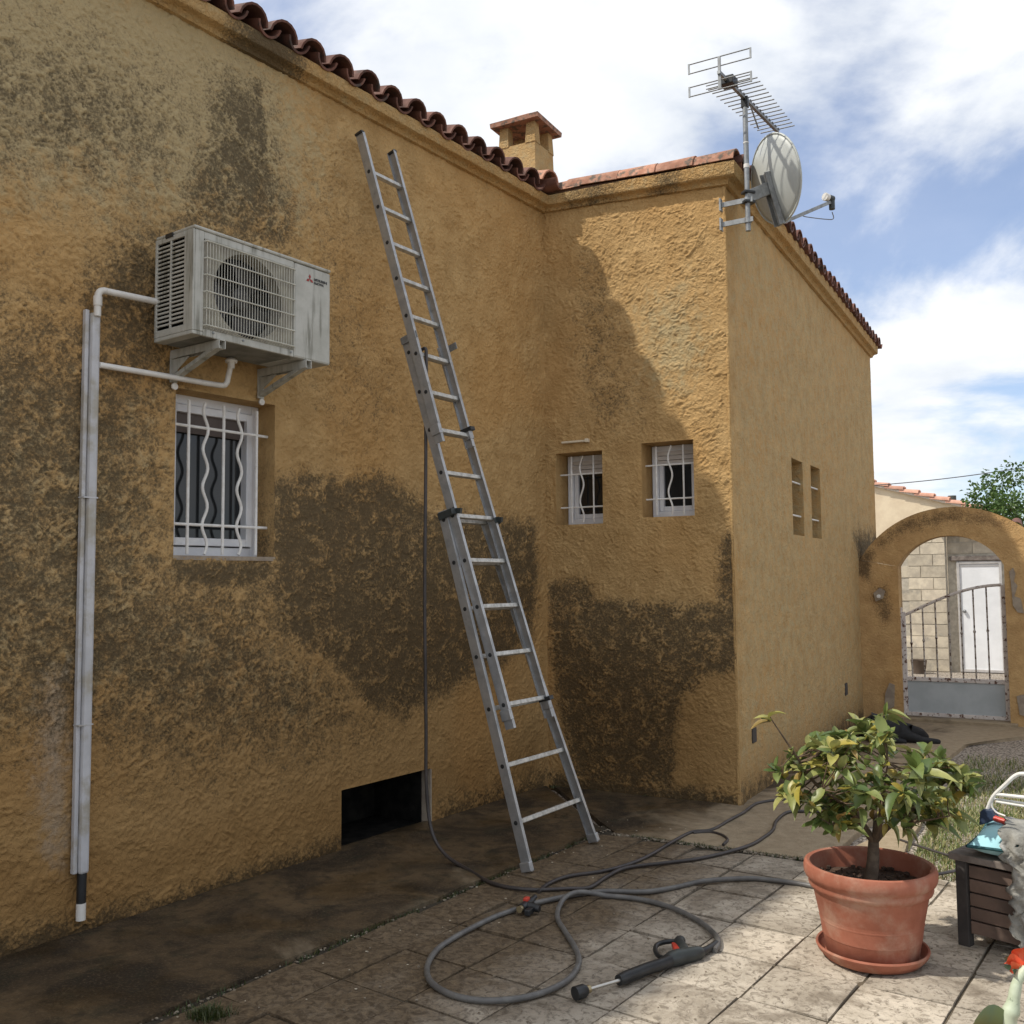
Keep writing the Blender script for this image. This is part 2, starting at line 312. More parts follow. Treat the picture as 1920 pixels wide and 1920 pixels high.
def ground_mat():
    m, t, b = new_mat('dirt_and_gravel'); P = wcoord(t)
    vor = nn(t, 'ShaderNodeTexVoronoi'); vor.inputs['Scale'].default_value = 45; lk(t, P, vor.inputs['Vector'])
    n = mnoise_(t, P, 3, 6, 0.6)
    c = mmix(t, mrange(t, n, 0.35, 0.65), (0.44, 0.38, 0.31), (0.34, 0.285, 0.225))
    cc = nn(t, 'ShaderNodeSeparateColor'); lk(t, vor.outputs['Color'], cc.inputs[0])
    c = mmix(t, mmath(t, 'MULTIPLY', cc.outputs[0], 0.5), c, (0.50, 0.45, 0.39))
    c = mmix(t, mrange(t, vor.outputs['Distance'], 0.35, 0.7), c, (0.12, 0.095, 0.07))
    lk(t, c, b.inputs['Base Color']); b.inputs['Roughness'].default_value = 0.95
    inv = mmath(t, 'SUBTRACT', 1.0, vor.outputs['Distance']); mbump(t, b, inv, 0.9, 0.012)
    return m
MAT['ground'] = ground_mat()
def leaf_mat(name, cols, trans=0.25):
    m, t, b = new_mat(name); vec, rnd = ocoord(t)
    at = nn(t, 'ShaderNodeAttribute'); at.attribute_name = 'tint'
    r = mmath(t, 'FRACT', mmath(t, 'ADD', rnd, at.outputs['Fac']))
    cr = nn(t, 'ShaderNodeValToRGB'); lk(t, r, cr.inputs[0]); e = cr.color_ramp.elements
    while len(e) < len(cols): e.new(0.5)
    for i, (p, c) in enumerate(cols): e[i].position = p; e[i].color = (*c, 1)
    n = mnoise_(t, vec, 30, 3)
    c = mmix(t, mmath(t, 'MULTIPLY', mrange(t, n, 0.4, 0.7), 0.3), cr.outputs[0], tuple(x*0.6 for x in cols[0][1]))
    lk(t, c, b.inputs['Base Color']); b.inputs['Roughness'].default_value = 0.4
    tr = nn(t, 'ShaderNodeBsdfTranslucent'); lk(t, c, tr.inputs[0])
    ms = nn(t, 'ShaderNodeMixShader'); ms.inputs[0].default_value = trans
    lk(t, b.outputs[0], ms.inputs[1]); lk(t, tr.outputs[0], ms.inputs[2])
    o = [q for q in t.nodes if q.type == 'OUTPUT_MATERIAL'][0]; lk(t, ms.outputs[0], o.inputs[0])
    return m
MAT['leaf'] = leaf_mat('shrub_leaf', [(0.0, (0.07, 0.115, 0.03)), (0.25, (0.16, 0.215, 0.06)), (0.62, (0.28, 0.305, 0.10)), (0.82, (0.37, 0.36, 0.12)), (0.92, (0.42, 0.35, 0.06)), (1.0, (0.30, 0.18, 0.07))])
MAT['leaf_tree'] = leaf_mat('garden_tree_leaf', [(0.0, (0.035, 0.075, 0.016)), (0.5, (0.075, 0.14, 0.028)), (1.0, (0.14, 0.22, 0.05))], 0.3)
MAT['grass'] = leaf_mat('dry_green_grass', [(0.0, (0.09, 0.14, 0.03)), (0.55, (0.18, 0.22, 0.06)), (0.8, (0.38, 0.33, 0.15)), (1.0, (0.52, 0.44, 0.25))], 0.2)
MAT['weed'] = leaf_mat('weed_leaf', [(0.0, (0.03, 0.05, 0.012)), (0.6, (0.06, 0.085, 0.02)), (1.0, (0.12, 0.10, 0.04))], 0.2)
MAT['stem'] = simple('pale_green_stem', (0.52, 0.58, 0.44), (0.40, 0.46, 0.32), 12, 0.5, c3=(0.10, 0.13, 0.09), s3=24, t3=(0.62, 0.7))
MAT['green_leaf'] = simple('dull_green_leaf', (0.12, 0.20, 0.13), (0.17, 0.22, 0.09), 8, 0.5)

# ---------------------------------------------------------------- mesh helpers
ORG = {}
def org(o): return ORG.get(o.name, Vector((0, 0, 0))) if o else Vector((0, 0, 0))
class MB:
    def __init__(s): s.v = []; s.f = []; s.uv = None
    def add(s, vs, fs):
        o = len(s.v); s.v += [tuple(q) for q in vs]; s.f += [tuple(i+o for i in q) for q in fs]; return s
    def hexa(s, q):        # 8 corners: bottom ring 0-3, top ring 4-7
        return s.add(q, [(3, 2, 1, 0), (4, 5, 6, 7), (0, 1, 5, 4), (1, 2, 6, 5), (2, 3, 7, 6), (3, 0, 4, 7)])
    def box(s, c, x, y, z):  # centre and three half-vectors
        c, x, y, z = map(Vector, (c, x, y, z))
        return s.hexa([c-x-y-z, c+x-y-z, c+x+y-z, c-x+y-z, c-x-y+z, c+x-y+z, c+x+y+z, c-x+y+z])
    def wbox(s, wn, u0, u1, z0, z1, o0, o1):
        return s.hexa([wp(wn, u0, z0, o1), wp(wn, u1, z0, o1), wp(wn, u1, z0, o0), wp(wn, u0, z0, o0),
                       wp(wn, u0, z1, o1), wp(wn, u1, z1, o1), wp(wn, u1, z1, o0), wp(wn, u0, z1, o0)])
    def bar(s, p, q, wx, wy, side):  # rectangular bar from p to q; side = direction of width wx
        p, q = Vector(p), Vector(q); d = (q-p).normalized(); sd = Vector(side); sd = (sd-d*sd.dot(d)).normalized(); up = d.cross(sd)
        a, b = sd*wx/2, up*wy/2
        return s.hexa([p-a-b, p+a-b, p+a+b, p-a+b, q-a-b, q+a-b, q+a+b, q-a+b])
    def tube(s, pts, r, seg=8, cap=True):
        pts = [Vector(p) for p in pts]; n = len(pts); rs = r if isinstance(r, (list, tuple)) else [r]*n
        o = len(s.v); prev = None
        for i, p in enumerate(pts):
            d = (pts[min(i+1, n-1)]-pts[max(i-1, 0)]).normalized()
            if prev is None:
                ref = Vector((0, 0, 1)) if abs(d.z) < 0.9 else Vector((1, 0, 0)); x = d.cross(ref).normalized()
            else:
                x = (prev - d*prev.dot(d)).normalized()
            prev = x; y = d.cross(x)
            for k in range(seg):
                t = 2*math.pi*k/seg; s.v.append(tuple(p+(x*math.cos(t)+y*math.sin(t))*rs[i]))
        for i in range(n-1):
            for k in range(seg):
                a, b = o+i*seg+k, o+i*seg+(k+1) % seg; s.f.append((a, b, b+seg, a+seg))
        if cap:
            s.f.append(tuple(o+k for k in reversed(range(seg)))); s.f.append(tuple(o+(n-1)*seg+k for k in range(seg)))
        return s
    def lathe(s, prof, c=(0, 0, 0), seg=32, xa=(1, 0, 0), ya=(0, 1, 0), za=(0, 0, 1), closed=False):
        c, xa, ya, za = map(Vector, (c, xa, ya, za)); o = len(s.v); n = len(prof)
        for r, z in prof:
            for k in range(seg):
                t = 2*math.pi*k/seg; s.v.append(tuple(c+xa*r*math.cos(t)+ya*r*math.sin(t)+za*z))
        for i in range(n-1 if not closed else n):
            for k in range(seg):
                a, b = o+i*seg+k, o+i*seg+(k+1) % seg; j = ((i+1) % n)*seg - i*seg; s.f.append((a, b, b+j, a+j))
        return s
    def prism(s, poly, ext):
        poly = [Vector(p) for p in poly]; e = Vector(ext); n = len(poly); o = len(s.v)
        s.v += [tuple(p) for p in poly] + [tuple(p+e) for p in poly]
        s.f.append(tuple(o+k for k in reversed(range(n)))); s.f.append(tuple(o+n+k for k in range(n)))
        for k in range(n): s.f.append((o+k, o+(k+1) % n, o+n+(k+1) % n, o+n+k))
        return s
    def ball(s, c, rx, ry=None, rz=None, seg=10, rings=6):
        ry = ry or rx; rz = rz or rx; c = Vector(c)
        prof = [(math.sin(math.pi*i/rings), -math.cos(math.pi*i/rings)) for i in range(rings+1)]
        return s.lathe([(max(1e-4, p), z*rz) for p, z in prof], c, seg, (rx, 0, 0), (0, ry, 0))
    def mesh(s, name, o=Vector((0, 0, 0))):
        m = bpy.data.meshes.new(name); m.from_pydata([tuple(Vector(v)-o) for v in s.v], [], s.f); m.update(); return m
    def build(s, name, mat, parent=None, smooth=False, bevel=0.0, recalc=True):
        o = org(parent); m = s.mesh(name, o)
        if recalc: fix_normals(m)
        ob = link(name, m, mat, parent, smooth)
        if bevel:
            b = ob.modifiers.new('bevel', 'BEVEL'); b.width = bevel; b.segments = 2; b.limit_method = 'ANGLE'; b.angle_limit = R_(40)
        return ob
def fix_normals(m):
    import bmesh
    b = bmesh.new(); b.from_mesh(m); bmesh.ops.recalc_face_normals(b, faces=b.faces); b.to_mesh(m); b.free()
def link(name, m, mat, parent=None, smooth=False):
    if mat is not None and len(m.materials) == 0: m.materials.append(MAT[mat] if isinstance(mat, str) else mat)
    ob = bpy.data.objects.new(name, m); col.objects.link(ob)
    if parent: ob.parent = parent; ORG[ob.name] = org(parent)
    if smooth:
        m.polygons.foreach_set('use_smooth', [True]*len(m.polygons))
        if smooth != 'all' and hasattr(m, 'set_sharp_from_angle'): m.set_sharp_from_angle(angle=R_(40))
    return ob
def inst(name, m, parent, M):                    # one more object sharing mesh data; M is its world matrix
    ob = bpy.data.objects.new(name, m); col.objects.link(ob)
    if parent: ob.parent = parent
    ob.matrix_local = Matrix.Translation(-org(parent)) @ M
    return ob
def thing(name, label, cat, loc=(0, 0, 0), group=None):
    o = bpy.data.objects.new(name, None); col.objects.link(o); o.location = loc; o.empty_display_size = 0.1
    ORG[o.name] = Vector(loc); o['label'] = label; o['category'] = cat
    if group: o['group'] = group
    return o
def tag(o, label, cat, group=None):
    o['label'] = label; o['category'] = cat
    if group: o['group'] = group
    return o
def struct(o, kind='structure', label=None):
    o['kind'] = kind
    if label: o['label'] = label
    return o
def rebase(o, loc):                              # put a single-mesh thing's origin at its base
    loc = Vector(loc); o.data.transform(Matrix.Translation(-loc)); o.location = loc; return o
def frameM(p, x, y, z):
    M = Matrix.Identity(4)
    for i in range(3): M[i][0], M[i][1], M[i][2], M[i][3] = x[i], y[i], z[i], p[i]
    return M
def spline(pts, n=8):                            # Catmull-Rom through the points
    P = [Vector(p) for p in pts]; P = [P[0]*2-P[1]] + P + [P[-1]*2-P[-2]]; o = []
    for i in range(1, len(P)-2):
        for k in range(n):
            t = k/n; a, b, c, d = P[i-1], P[i], P[i+1], P[i+2]
            o.append(0.5*((2*b)+(c-a)*t+(2*a-5*b+4*c-d)*t*t+(3*b-a-3*c+d)*t**3))
    o.append(P[-2]); return o
Z = Vector((0, 0, 1))
# ================================================================ GROUND
g = MB(); S = 260
g.add([(-S, -S, -0.035), (S, -S, -0.035), (S, S, -0.035), (-S, S, -0.035)], [(0, 1, 2, 3)])
struct(g.build('ground', 'ground'))

GAPL = gp(1150, 1563); GAPR = gp(1540, 1615)
def onA(u, d): return V2(AB + aD*u + nA*d)
gd = (GAPR-GAPL).normalized()                     # the open joint parallel to the wing's gable wall
edgeC0 = V2(BC + nC*1.17)                         # outer edge of the path along the right wall
def isect(p, d, q, e):
    A = np.array([[d[0], -e[0]], [d[1], -e[1]]]); r = np.linalg.solve(A, np.array([q[0]-p[0], q[1]-p[1]]))
    return Vector((p[0]+d[0]*r[0], p[1]+d[1]*r[0], 0))
GAPC = isect(GAPL, gd, edgeC0, V2(cD))            # outer corner of the apron
path = bpy.data.objects.new('concrete_path', None); col.objects.link(path); struct(path)
def grid_slab(name, q, nu, nv, parent, mat, zt=0.0, th=0.12, amp=0.006):
    # quad q (4 ground points) as a subdivided, slightly uneven slab with a skirt
    m = MB(); P = [Vector(p) for p in q]
    for j in range(nv+1):
        for i in range(nu+1):
            s, t = i/nu, j/nv
            p = (P[0]*(1-s)+P[1]*s)*(1-t) + (P[3]*(1-s)+P[2]*s)*t
            edge = min(i, nu-i, j, nv-j) == 0
            h = amp*mnoise.noise(Vector((p.x*1.7, p.y*1.7, 3.1))) + 0.4*amp*mnoise.noise(Vector((p.x*9, p.y*9, 1)))
            k = Vector((mnoise.noise(Vector((p.x*6, p.y*6, 8))), mnoise.noise(Vector((p.x*6, p.y*6, 18))), 0))*(0.014 if edge else 0)
            m.v.append((p.x+k.x, p.y+k.y, zt+h-(0.004 if edge else 0)))
    for j in range(nv):
        for i in range(nu):
            a = j*(nu+1)+i; m.f.append((a, a+1, a+nu+2, a+nu+1))
    ring = [i for i in range(nu+1)] + [(j*(nu+1)+nu) for j in range(1, nv+1)] + [(nv*(nu+1)+i) for i in range(nu-1, -1, -1)] + [(j*(nu+1)) for j in range(nv-1, 0, -1)]
    o = len(m.v)
    for r in ring: x, y, z = m.v[r]; m.v.append((x, y, zt-th))
    n = len(ring)
    for k in range(n): m.f.append((ring[k], ring[(k+1) % n], o+(k+1) % n, o+k))
    return m.build(name, mat, parent, recalc=True)
e1 = 0.006
grid_slab('concrete_slab', [onA(-8, -0.05), onA(-0.0, -0.05), isect(onA(0, 1.035), V2(aD), GAPL-V2(nB)*0.02, gd), onA(-8, 1.02)], 120, 16, path, 'concrete', zt=0.012)
grid_slab('concrete_slab', [V2(AB)+V2(nB)*-0.05, V2(BC)-V2(nB)*0.05, GAPR-V2(nB)*0.025, GAPL-V2(nB)*0.025+gd*0.006], 30, 20, path, 'concrete', zt=0.003)
grid_slab('concrete_slab', [V2(BC)-V2(nC)*0.05, V2(BC)+V2(cD)*4.95-V2(nC)*0.05, V2(BC)+V2(cD)*4.95+V2(nC)*2.2, V2(BC)+V2(cD)*3.6+V2(nC)*1.17], 60, 14, path, 'concrete', zt=0.0)
grid_slab('concrete_slab', [V2(BC)+V2(bD)*0.012-V2(nC)*0.0, V2(BC)+V2(cD)*3.59, V2(BC)+V2(cD)*3.59+V2(nC)*1.17, GAPR+V2((0.012, 0.0))], 50, 14, path, 'concrete', zt=0.004)
grid_slab('concrete_slab', [GAPR+V2((0.02, 0.004))-V2(nB)*0.02, V2(BC)+V2(cD)*0.4+V2(nC)*1.165, GAPC+V2(cD)*0.02, GAPC-V2(nB)*0.02-gd*0.01], 8, 8, path, 'concrete', zt=0.001)

# paving slabs: rows parallel to the long wall
pav = bpy.data.objects.new('pavement', None); col.objects.link(pav); struct(pav)
base = MB()
base.add([onA(-8, 1.03)+Z*-0.012, onA(-8, 4.9)+Z*-0.012, isect(onA(0, 4.9), V2(aD), GAPL+V2(nB)*0.03, gd)+Z*-0.012, isect(onA(0, 1.03), V2(aD), GAPL+V2(nB)*0.03, gd)+Z*-0.012], [(0, 1, 2, 3)])
jb = base.build('bedding_sand', simple('joint_dirt', (0.12, 0.094, 0.062), (0.06, 0.048, 0.03), 12, 0.95, bump=0.8, bscale=60), pav)
m = MB(); m.add([onA(-8, 0.95)+Z*-0.011, onA(-8, 1.1)+Z*-0.011, onA(-0.75, 1.1)+Z*-0.011, onA(-0.75, 0.95)+Z*-0.011], [(0, 1, 2, 3)]); q4 = [GAPL-gd*0.1-V2(nB)*0.1, GAPC-V2(nB)*0.1, GAPC+V2(nB)*0.1, GAPL-gd*0.1+V2(nB)*0.1]; m.add([p+Z*-0.0095 for p in q4], [(0, 1, 2, 3)])
m.build('joint_soil', simple('dark_joint_soil', (0.030, 0.024, 0.015), (0.055, 0.043, 0.026), 30, 0.95, bump=0.9, bscale=70, bdist=0.01), pav)
dA0, dSP, uSP, u0 = 1.0, 0.345, 0.378, -3.52
slabcount = 0
def slab_mesh(nm, corners, seed):
    m = MB(); C = [Vector(c) for c in corners]; N = 5; rnd = random.Random(seed)
    til = [rnd.uniform(-0.0045, 0.0045) for _ in range(4)]
    for j in range(N+1):
        for i in range(N+1):
            s, t = i/N, j/N
            s2 = 0.0 if i == 0 else 1.0 if i == N else s; 
            p = (C[0]*(1-s)+C[1]*s)*(1-t) + (C[3]*(1-s)+C[2]*s)*t
            e = min(i, N-i, j, N-j) == 0
            cc = ((C[0]+C[2])/2 - p)
            if e: p = p + cc*0.007*(1.2+2.2*mnoise.noise(p*11)) 
            h = 0.004*mnoise.noise(Vector((p.x*4+seed, p.y*4, 0))) + til[0]*(s-.5)*2 + til[1]*(t-.5)*2
            m.v.append((p.x, p.y, h-(0.004 if e else 0)))
    for j in range(N):
        for i in range(N): a = j*(N+1)+i; m.f.append((a, a+1, a+N+2, a+N+1))
    ring = list(range(N+1)) + [j*(N+1)+N for j in range(1, N+1)] + [N*(N+1)+i for i in range(N-1, -1, -1)] + [j*(N+1) for j in range(N-1, 0, -1)]
    o = len(m.v)
    for r in ring: x, y, z = m.v[r]; m.v.append((x, y, -0.05))
    n = len(ring)
    for k in range(n): m.f.append((ring[k], ring[(k+1) % n], o+(k+1) % n, o+k))
    return m
backB = float((np.array(GAPL[:2])-AB) @ nB)       # slabs stop at the open joint
def dBof(p): return float((np.array(p[:2])-AB) @ nB)
slabs = []
for i in range(10):
    d0 = dA0 + i*dSP + 0.005; d1 = dA0 + (i+1)*dSP - 0.005
    if i == 0: d0 += 0.062
    for j in range(-9, 12):
        ua, ub = u0 + j*uSP + 0.005, u0 + (j+1)*uSP - 0.005
        def clip(d, u):
            p = onA(u, d)
            if dBof(p) < backB+0.03:               # slide back along the row to the joint line
                q = isect(p, V2(aD), GAPL+V2(nB)*0.035, gd); return q, True
            return p, False
        cs = [clip(d0, ua), clip(d1, ua), clip(d1, ub), clip(d0, ub)]
        c = [q[0] for q in cs]
        if cs[0][1] and cs[1][1]: continue
        if (c[0]-c[3]).length < 0.05 and (c[1]-c[2]).length < 0.05: continue
        mid = (c[0]+c[2])/2
        if mid.y < 2.2 or mid.x > 3.6: continue
        slabs.append((c, i*40+j))
for c, sd in slabs:
    m = slab_mesh('paving_slab', c, sd); mid = (Vector(c[0])+Vector(c[2]))/2
    me = m.mesh('paving_slab', mid); fix_normals(me); me.materials.append(MAT['slab'])
    ob = bpy.data.objects.new('paving_slab', me); col.objects.link(ob); ob.parent = pav; ob.location = mid

# ================================================================ HOUSE
house = thing('house', 'ochre rendered house with clay tiled roof and stepped corner wing', 'house', (0, 0, 0))
def poly_field(U, Zc, poly, feather):
    # signed distance -> smooth 0..1 inside
    P = np.array(poly); n = len(P); d = np.full(U.shape, 1e9); inside = np.zeros(U.shape, bool)
    for i in range(n):
        a, b = P[i], P[(i+1) % n]; e = b-a; w0 = U-a[0]; w1 = Zc-a[1]
        t = np.clip((w0*e[0]+w1*e[1])/(e @ e), 0, 1)
        d = np.minimum(d, np.hypot(w0-t*e[0], w1-t*e[1]))
        cnd = ((a[1] <= Zc) & (b[1] > Zc)) | ((b[1] <= Zc) & (a[1] > Zc))
        xi = a[0] + (Zc-a[1])/(b[1]-a[1]+1e-12)*(b[0]-a[0])
        inside ^= cnd & (U < xi)
    sd = np.where(inside, d, -d); f = np.clip(sd/feather*0.5+0.5, 0, 1)
    return f*f*(3-2*f)
_LAT = RNG.random((512, 512)).astype(np.float32)
def vnoise(x, y, seed=0):
    x = x + seed*17.31; y = y + seed*9.77
    xi = np.floor(x).astype(np.int64); yi = np.floor(y).astype(np.int64); fx_ = (x-xi).astype(np.float32); fy_ = (y-yi).astype(np.float32)
    fx_ = fx_*fx_*fx_*(fx_*(fx_*6-15)+10); fy_ = fy_*fy_*fy_*(fy_*(fy_*6-15)+10)
    a = _LAT[xi % 512, yi % 512]; b = _LAT[(xi+1) % 512, yi % 512]; c = _LAT[xi % 512, (yi+1) % 512]; d = _LAT[(xi+1) % 512, (yi+1) % 512]
    return (a*(1-fx_)+b*fx_)*(1-fy_) + (c*(1-fx_)+d*fx_)*fy_
def fbm(x, y, seed=0, oct=4): 
    v = 0; amp = 0.5; tot = 0
    for k in range(oct): v = v + amp*vnoise(x*2**k, y*2**k, seed+k*3); tot += amp; amp *= 0.5
    return v/tot
def trowel(U, Zc, seed=0):
    # thrown-on render scraped with a trowel: short crossing ridges, flat pads and grit, 0..1
    wx = U + 0.035*(fbm(U*9, Zc*9, seed+1)-0.5)*2; wz = Zc + 0.035*(fbm(U*9, Zc*9, seed+2)-0.5)*2
    def rid(ang, sa, sb, sd):
        c, s = math.cos(ang), math.sin(ang); p = (wx*c+wz*s)*sa; q = (-wx*s+wz*c)*sb
        return 1-np.abs(2*vnoise(p, q, sd)-1)
    r1 = rid(R_(38), 33, 64, seed+11); r2 = rid(R_(-36), 33, 64, seed+12); r3 = rid(R_(5), 30, 58, seed+13)
    sel = np.clip((fbm(U*10, Zc*10, seed+20, 3)-0.38)/0.24, 0, 1); r = r1*(1-sel)+r2*sel
    sel2 = np.clip((fbm(U*6, Zc*6, seed+25, 3)-0.56)/0.14, 0, 1); r = r*(1-sel2)+r3*sel2
    flat = np.clip((fbm(U*14, Zc*14, seed+30, 3)-0.42)/0.22, 0, 1)          # pads left smooth
    h = np.power(r, 1.7)*(0.35+0.65*flat) + 0.28*fbm(U*60, Zc*60, seed+40, 3)
    return np.clip(h/1.15, 0, 1)
def make_wall(wn, u0, u1, zt0, zt1, step, holes, fields, name='wall', mat='stucco', zb=-0.06, amp=0.0085, ufine=None):
    if ufine is None: ua_ = np.linspace(u0, u1, int((u1-u0)/step)+1)
    else: ua_ = np.concatenate([np.linspace(u0, ufine, int((ufine-u0)/0.03), endpoint=False), np.linspace(ufine, u1, int((u1-ufine)/step)+1)])
    us = np.unique(np.round(np.concatenate([ua_, [h[k] for h in holes for k in (0, 1)]]), 4))
    zt = max(zt0, zt1)
    zs = np.unique(np.round(np.concatenate([np.linspace(zb, zt, int((zt-zb)/step)+1), [h[k] for h in holes for k in (2, 3)]]), 4))
    nu, nz = len(us), len(zs)
    UU, ZZ = np.meshgrid(us, zs)
    top = zt0 + (zt1-zt0)*(UU-u0)/(u1-u0); ZZt = np.where(ZZ > 0.8*zt, 0.8*zt + (ZZ-0.8*zt)/(0.2*zt)*(top-0.8*zt), ZZ)
    o, d, n = WALLS[wn]
    T = trowel(UU, ZZt, {'A': 0, 'B': 50, 'C': 90}[wn])
    dis = amp*(T-0.5) + 0.018*(fbm(UU*1.2, ZZt*1.2, 7)-0.5) + 0.006*(fbm(UU*6, ZZt*6, 8)-0.5)
    fade = np.clip(np.minimum(UU-u0, u1-UU)/0.02, 0.25, 1)
    for h in holes:
        dd = np.maximum(np.maximum(h[0]-UU, UU-h[1]), np.maximum(h[2]-ZZ, ZZ-h[3])); fade = np.minimum(fade, np.clip(dd/0.018, 0, 1))
    dis = dis*fade
    co = np.stack([o[0]+d[0]*UU+n[0]*dis, o[1]+d[1]*UU+n[1]*dis, ZZt], -1).reshape(-1, 3)
    cu, cz = (us[:-1]+us[1:])/2, (zs[:-1]+zs[1:])/2; CU, CZ = np.meshgrid(cu, cz); keep = np.ones(CU.shape, bool)
    for h in holes: keep &= ~((CU > h[0]) & (CU < h[1]) & (CZ > h[2]) & (CZ < h[3]))
    J, I = np.nonzero(keep); a = J*nu+I; F = np.stack([a, a+1, a+nu+1, a+nu], 1)
    uvs = np.stack([UU.ravel(), ZZt.ravel()], 1); rel = T.ravel()
    exv, exf, exu = [], [], []; base_ = len(co)
    for h in holes:                                # reveals
        dep = h[4]; ring = [(h[0], h[2]), (h[1], h[2]), (h[1], h[3]), (h[0], h[3])]
        for k in range(4):
            (ua, za), (ub, zb2) = ring[k], ring[(k+1) % 4]; o2 = base_+len(exv)
            exv += [tuple(wp(wn, ua, za, 0)), tuple(wp(wn, ub, zb2, 0)), tuple(wp(wn, ub, zb2, -dep)), tuple(wp(wn, ua, za, -dep))]
            exf.append((o2+3, o2+2, o2+1, o2)); exu += [(ua, za), (ub, zb2), (ub+0.1, zb2+0.1), (ua+0.1, za+0.1)]
    if exv:
        co = np.concatenate([co, np.array(exv)]); F = np.concatenate([F, np.array(exf)]); uvs = np.concatenate([uvs, np.array(exu)]); rel = np.concatenate([rel, np.full(len(exv), 0.6)])
    me = bpy.data.meshes.new(name); nv, nf = len(co), len(F)
    me.vertices.add(nv); me.vertices.foreach_set('co', co.astype(np.float32).ravel())
    me.loops.add(nf*4); me.loops.foreach_set('vertex_index', F.astype(np.int32).ravel())
    me.polygons.add(nf); me.polygons.foreach_set('loop_start', np.arange(0, nf*4, 4, dtype=np.int32))
    sm = np.ones(nf, bool); sm[len(F)-len(exf):] = False
    me.update(calc_edges=True); me.polygons.foreach_set('use_smooth', sm)
    uvl = me.uv_layers.new(name='UVMap'); uvl.data.foreach_set('uv', uvs[F.ravel()].astype(np.float32).ravel())
    for an in ('stain', 'weather', 'pale', 'wet'):
        at = me.attributes.new(an, 'FLOAT', 'POINT'); val = np.zeros(nv)
        for poly, v, fe in fields.get(an, []): val = np.maximum(val, poly_field(uvs[:, 0], uvs[:, 1], poly, fe)*v)
        at.data.foreach_set('value', val.astype(np.float32))
    at = me.attributes.new('relief', 'FLOAT', 'POINT'); at.data.foreach_set('value', rel.astype(np.float32))
    me.validate()
    return link(name, me, mat, house)
def PA(wn, pts, off=0.0): return [uz(wn, x, y, off) for x, y in pts]

ZA = 4.57
winA = (-3.40, -2.75, 1.731, 2.605, 0.16)
ventA = (-2.222, -1.412, -0.06, 0.358, 0.55)
FA = {'stain': [
    (PA('A', [(505, 905), (560, 882), (640, 892), (720, 886), (775, 925), (812, 958), (900, 962), (1006, 978), (1012, 1080), (1003, 1190), (940, 1250), (840, 1300), (760, 1350), (690, 1330), (620, 1250), (520, 1200), (500, 1060)]), 0.635, 0.12),
    (PA('A', [(-300, 560), (120, 560), (300, 640), (340, 720), (330, 1050), (520, 1050), (540, 1200), (640, 1260), (700, 1360), (560, 1420), (300, 1440), (150, 1380), (-300, 1450)]), 0.54, 0.5),
    (PA('A', [(360, 300), (400, 150), (440, 140), (500, 170), (520, 300), (552, 400), (548, 470), (300, 440), (340, 380)]), 0.61, 0.25),
    (PA('A', [(160, 520), (230, 440), (300, 430), (320, 700), (230, 740), (170, 640)]), 0.66, 0.3),
    (PA('A', [(425, 160), (440, 140), (455, 300), (425, 330)]), 0.70, 0.08), (PA('A', [(470, 160), (490, 150), (510, 340), (478, 340)]), 0.70, 0.08),
    (PA('A', [(-300, 40), (120, 60), (330, 180), (350, 330), (200, 380), (60, 320), (-300, 330)]), 0.47, 0.5),
    (PA('A', [(320, 1046), (515, 1050), (512, 1095), (420, 1110), (320, 1100)]), 0.74, 0.10),
    (PA('A', [(560, 300), (640, 300), (700, 500), (760, 800), (640, 860), (560, 700)]), 0.22, 0.4),
    (PA('A', [(-300, 1780), (0, 1760), (300, 1690), (640, 1575), (640, 1620), (300, 1760), (0, 1830), (-300, 1930)]), 0.8, 0.12),
    (PA('A', [(820, 1500), (1030, 1440), (1030, 1500), (820, 1560)]), 0.5, 0.12)],
      'weather': [
    (PA('A', [(-400, -300), (400, -60), (560, 140), (600, 300), (560, 420), (300, 400), (100, 360), (-400, 400)]), 0.85, 0.6),
    (PA('A', [(-300, 600), (330, 700), (330, 1060), (640, 1250), (600, 1400), (-300, 1400)]), 0.4, 0.4)],
      'wet': [(PA('A', [(-400, 1150), (300, 1120), (640, 1080), (900, 1040), (1030, 1000), (1030, 1600), (0, 1900), (-400, 2050)]), 0.62, 0.9), (PA('A', [(-400, 1560), (300, 1500), (640, 1400), (1030, 1340), (1030, 1600), (0, 1900), (-400, 2050)]), 0.9, 0.5)],
      'pale': [(PA('A', [(70, 1260), (140, 1240), (138, 1640), (90, 1640), (60, 1500)]), 0.85, 0.2)]}
make_wall('A', -7.6, 0.03, ZA+0.05, ZA+0.05, 0.0065, [winA, ventA], FA, ufine=-4.5, amp=0.0145)
w1 = (0.088, 0.49, 2.03, 2.597, 0.24); w2 = (0.812, 1.22, 2.062, 2.625, 0.24)
FB = {'stain': [
    (PA('B', [(1026, 1095), (1082, 1083), (1112, 1095), (1120, 1120), (1250, 1128), (1344, 1130), (1346, 1030), (1372, 985), (1390, 985), (1392, 1262), (1330, 1268), (1285, 1310), (1268, 1390), (1262, 1490), (1150, 1480), (1075, 1470), (1045, 1330), (1030, 1220)]), 0.58, 0.07),
    (PA('B', [(1090, 500), (1130, 470), (1160, 640), (1200, 780), (1120, 800), (1080, 650)]), 0.38, 0.3),
    (PA('B', [(1026, 1450), (1390, 1490), (1390, 1530), (1026, 1490)]), 0.75, 0.08)],
      'weather': [(PA('B', [(1180, 560), (1300, 500), (1340, 640), (1300, 760), (1200, 720)]), 0.6, 0.3)], 'pale': [], 'wet': [(PA('B', [(1000, 1180), (1400, 1230), (1400, 1560), (1000, 1560)]), 0.75, 0.6)]}
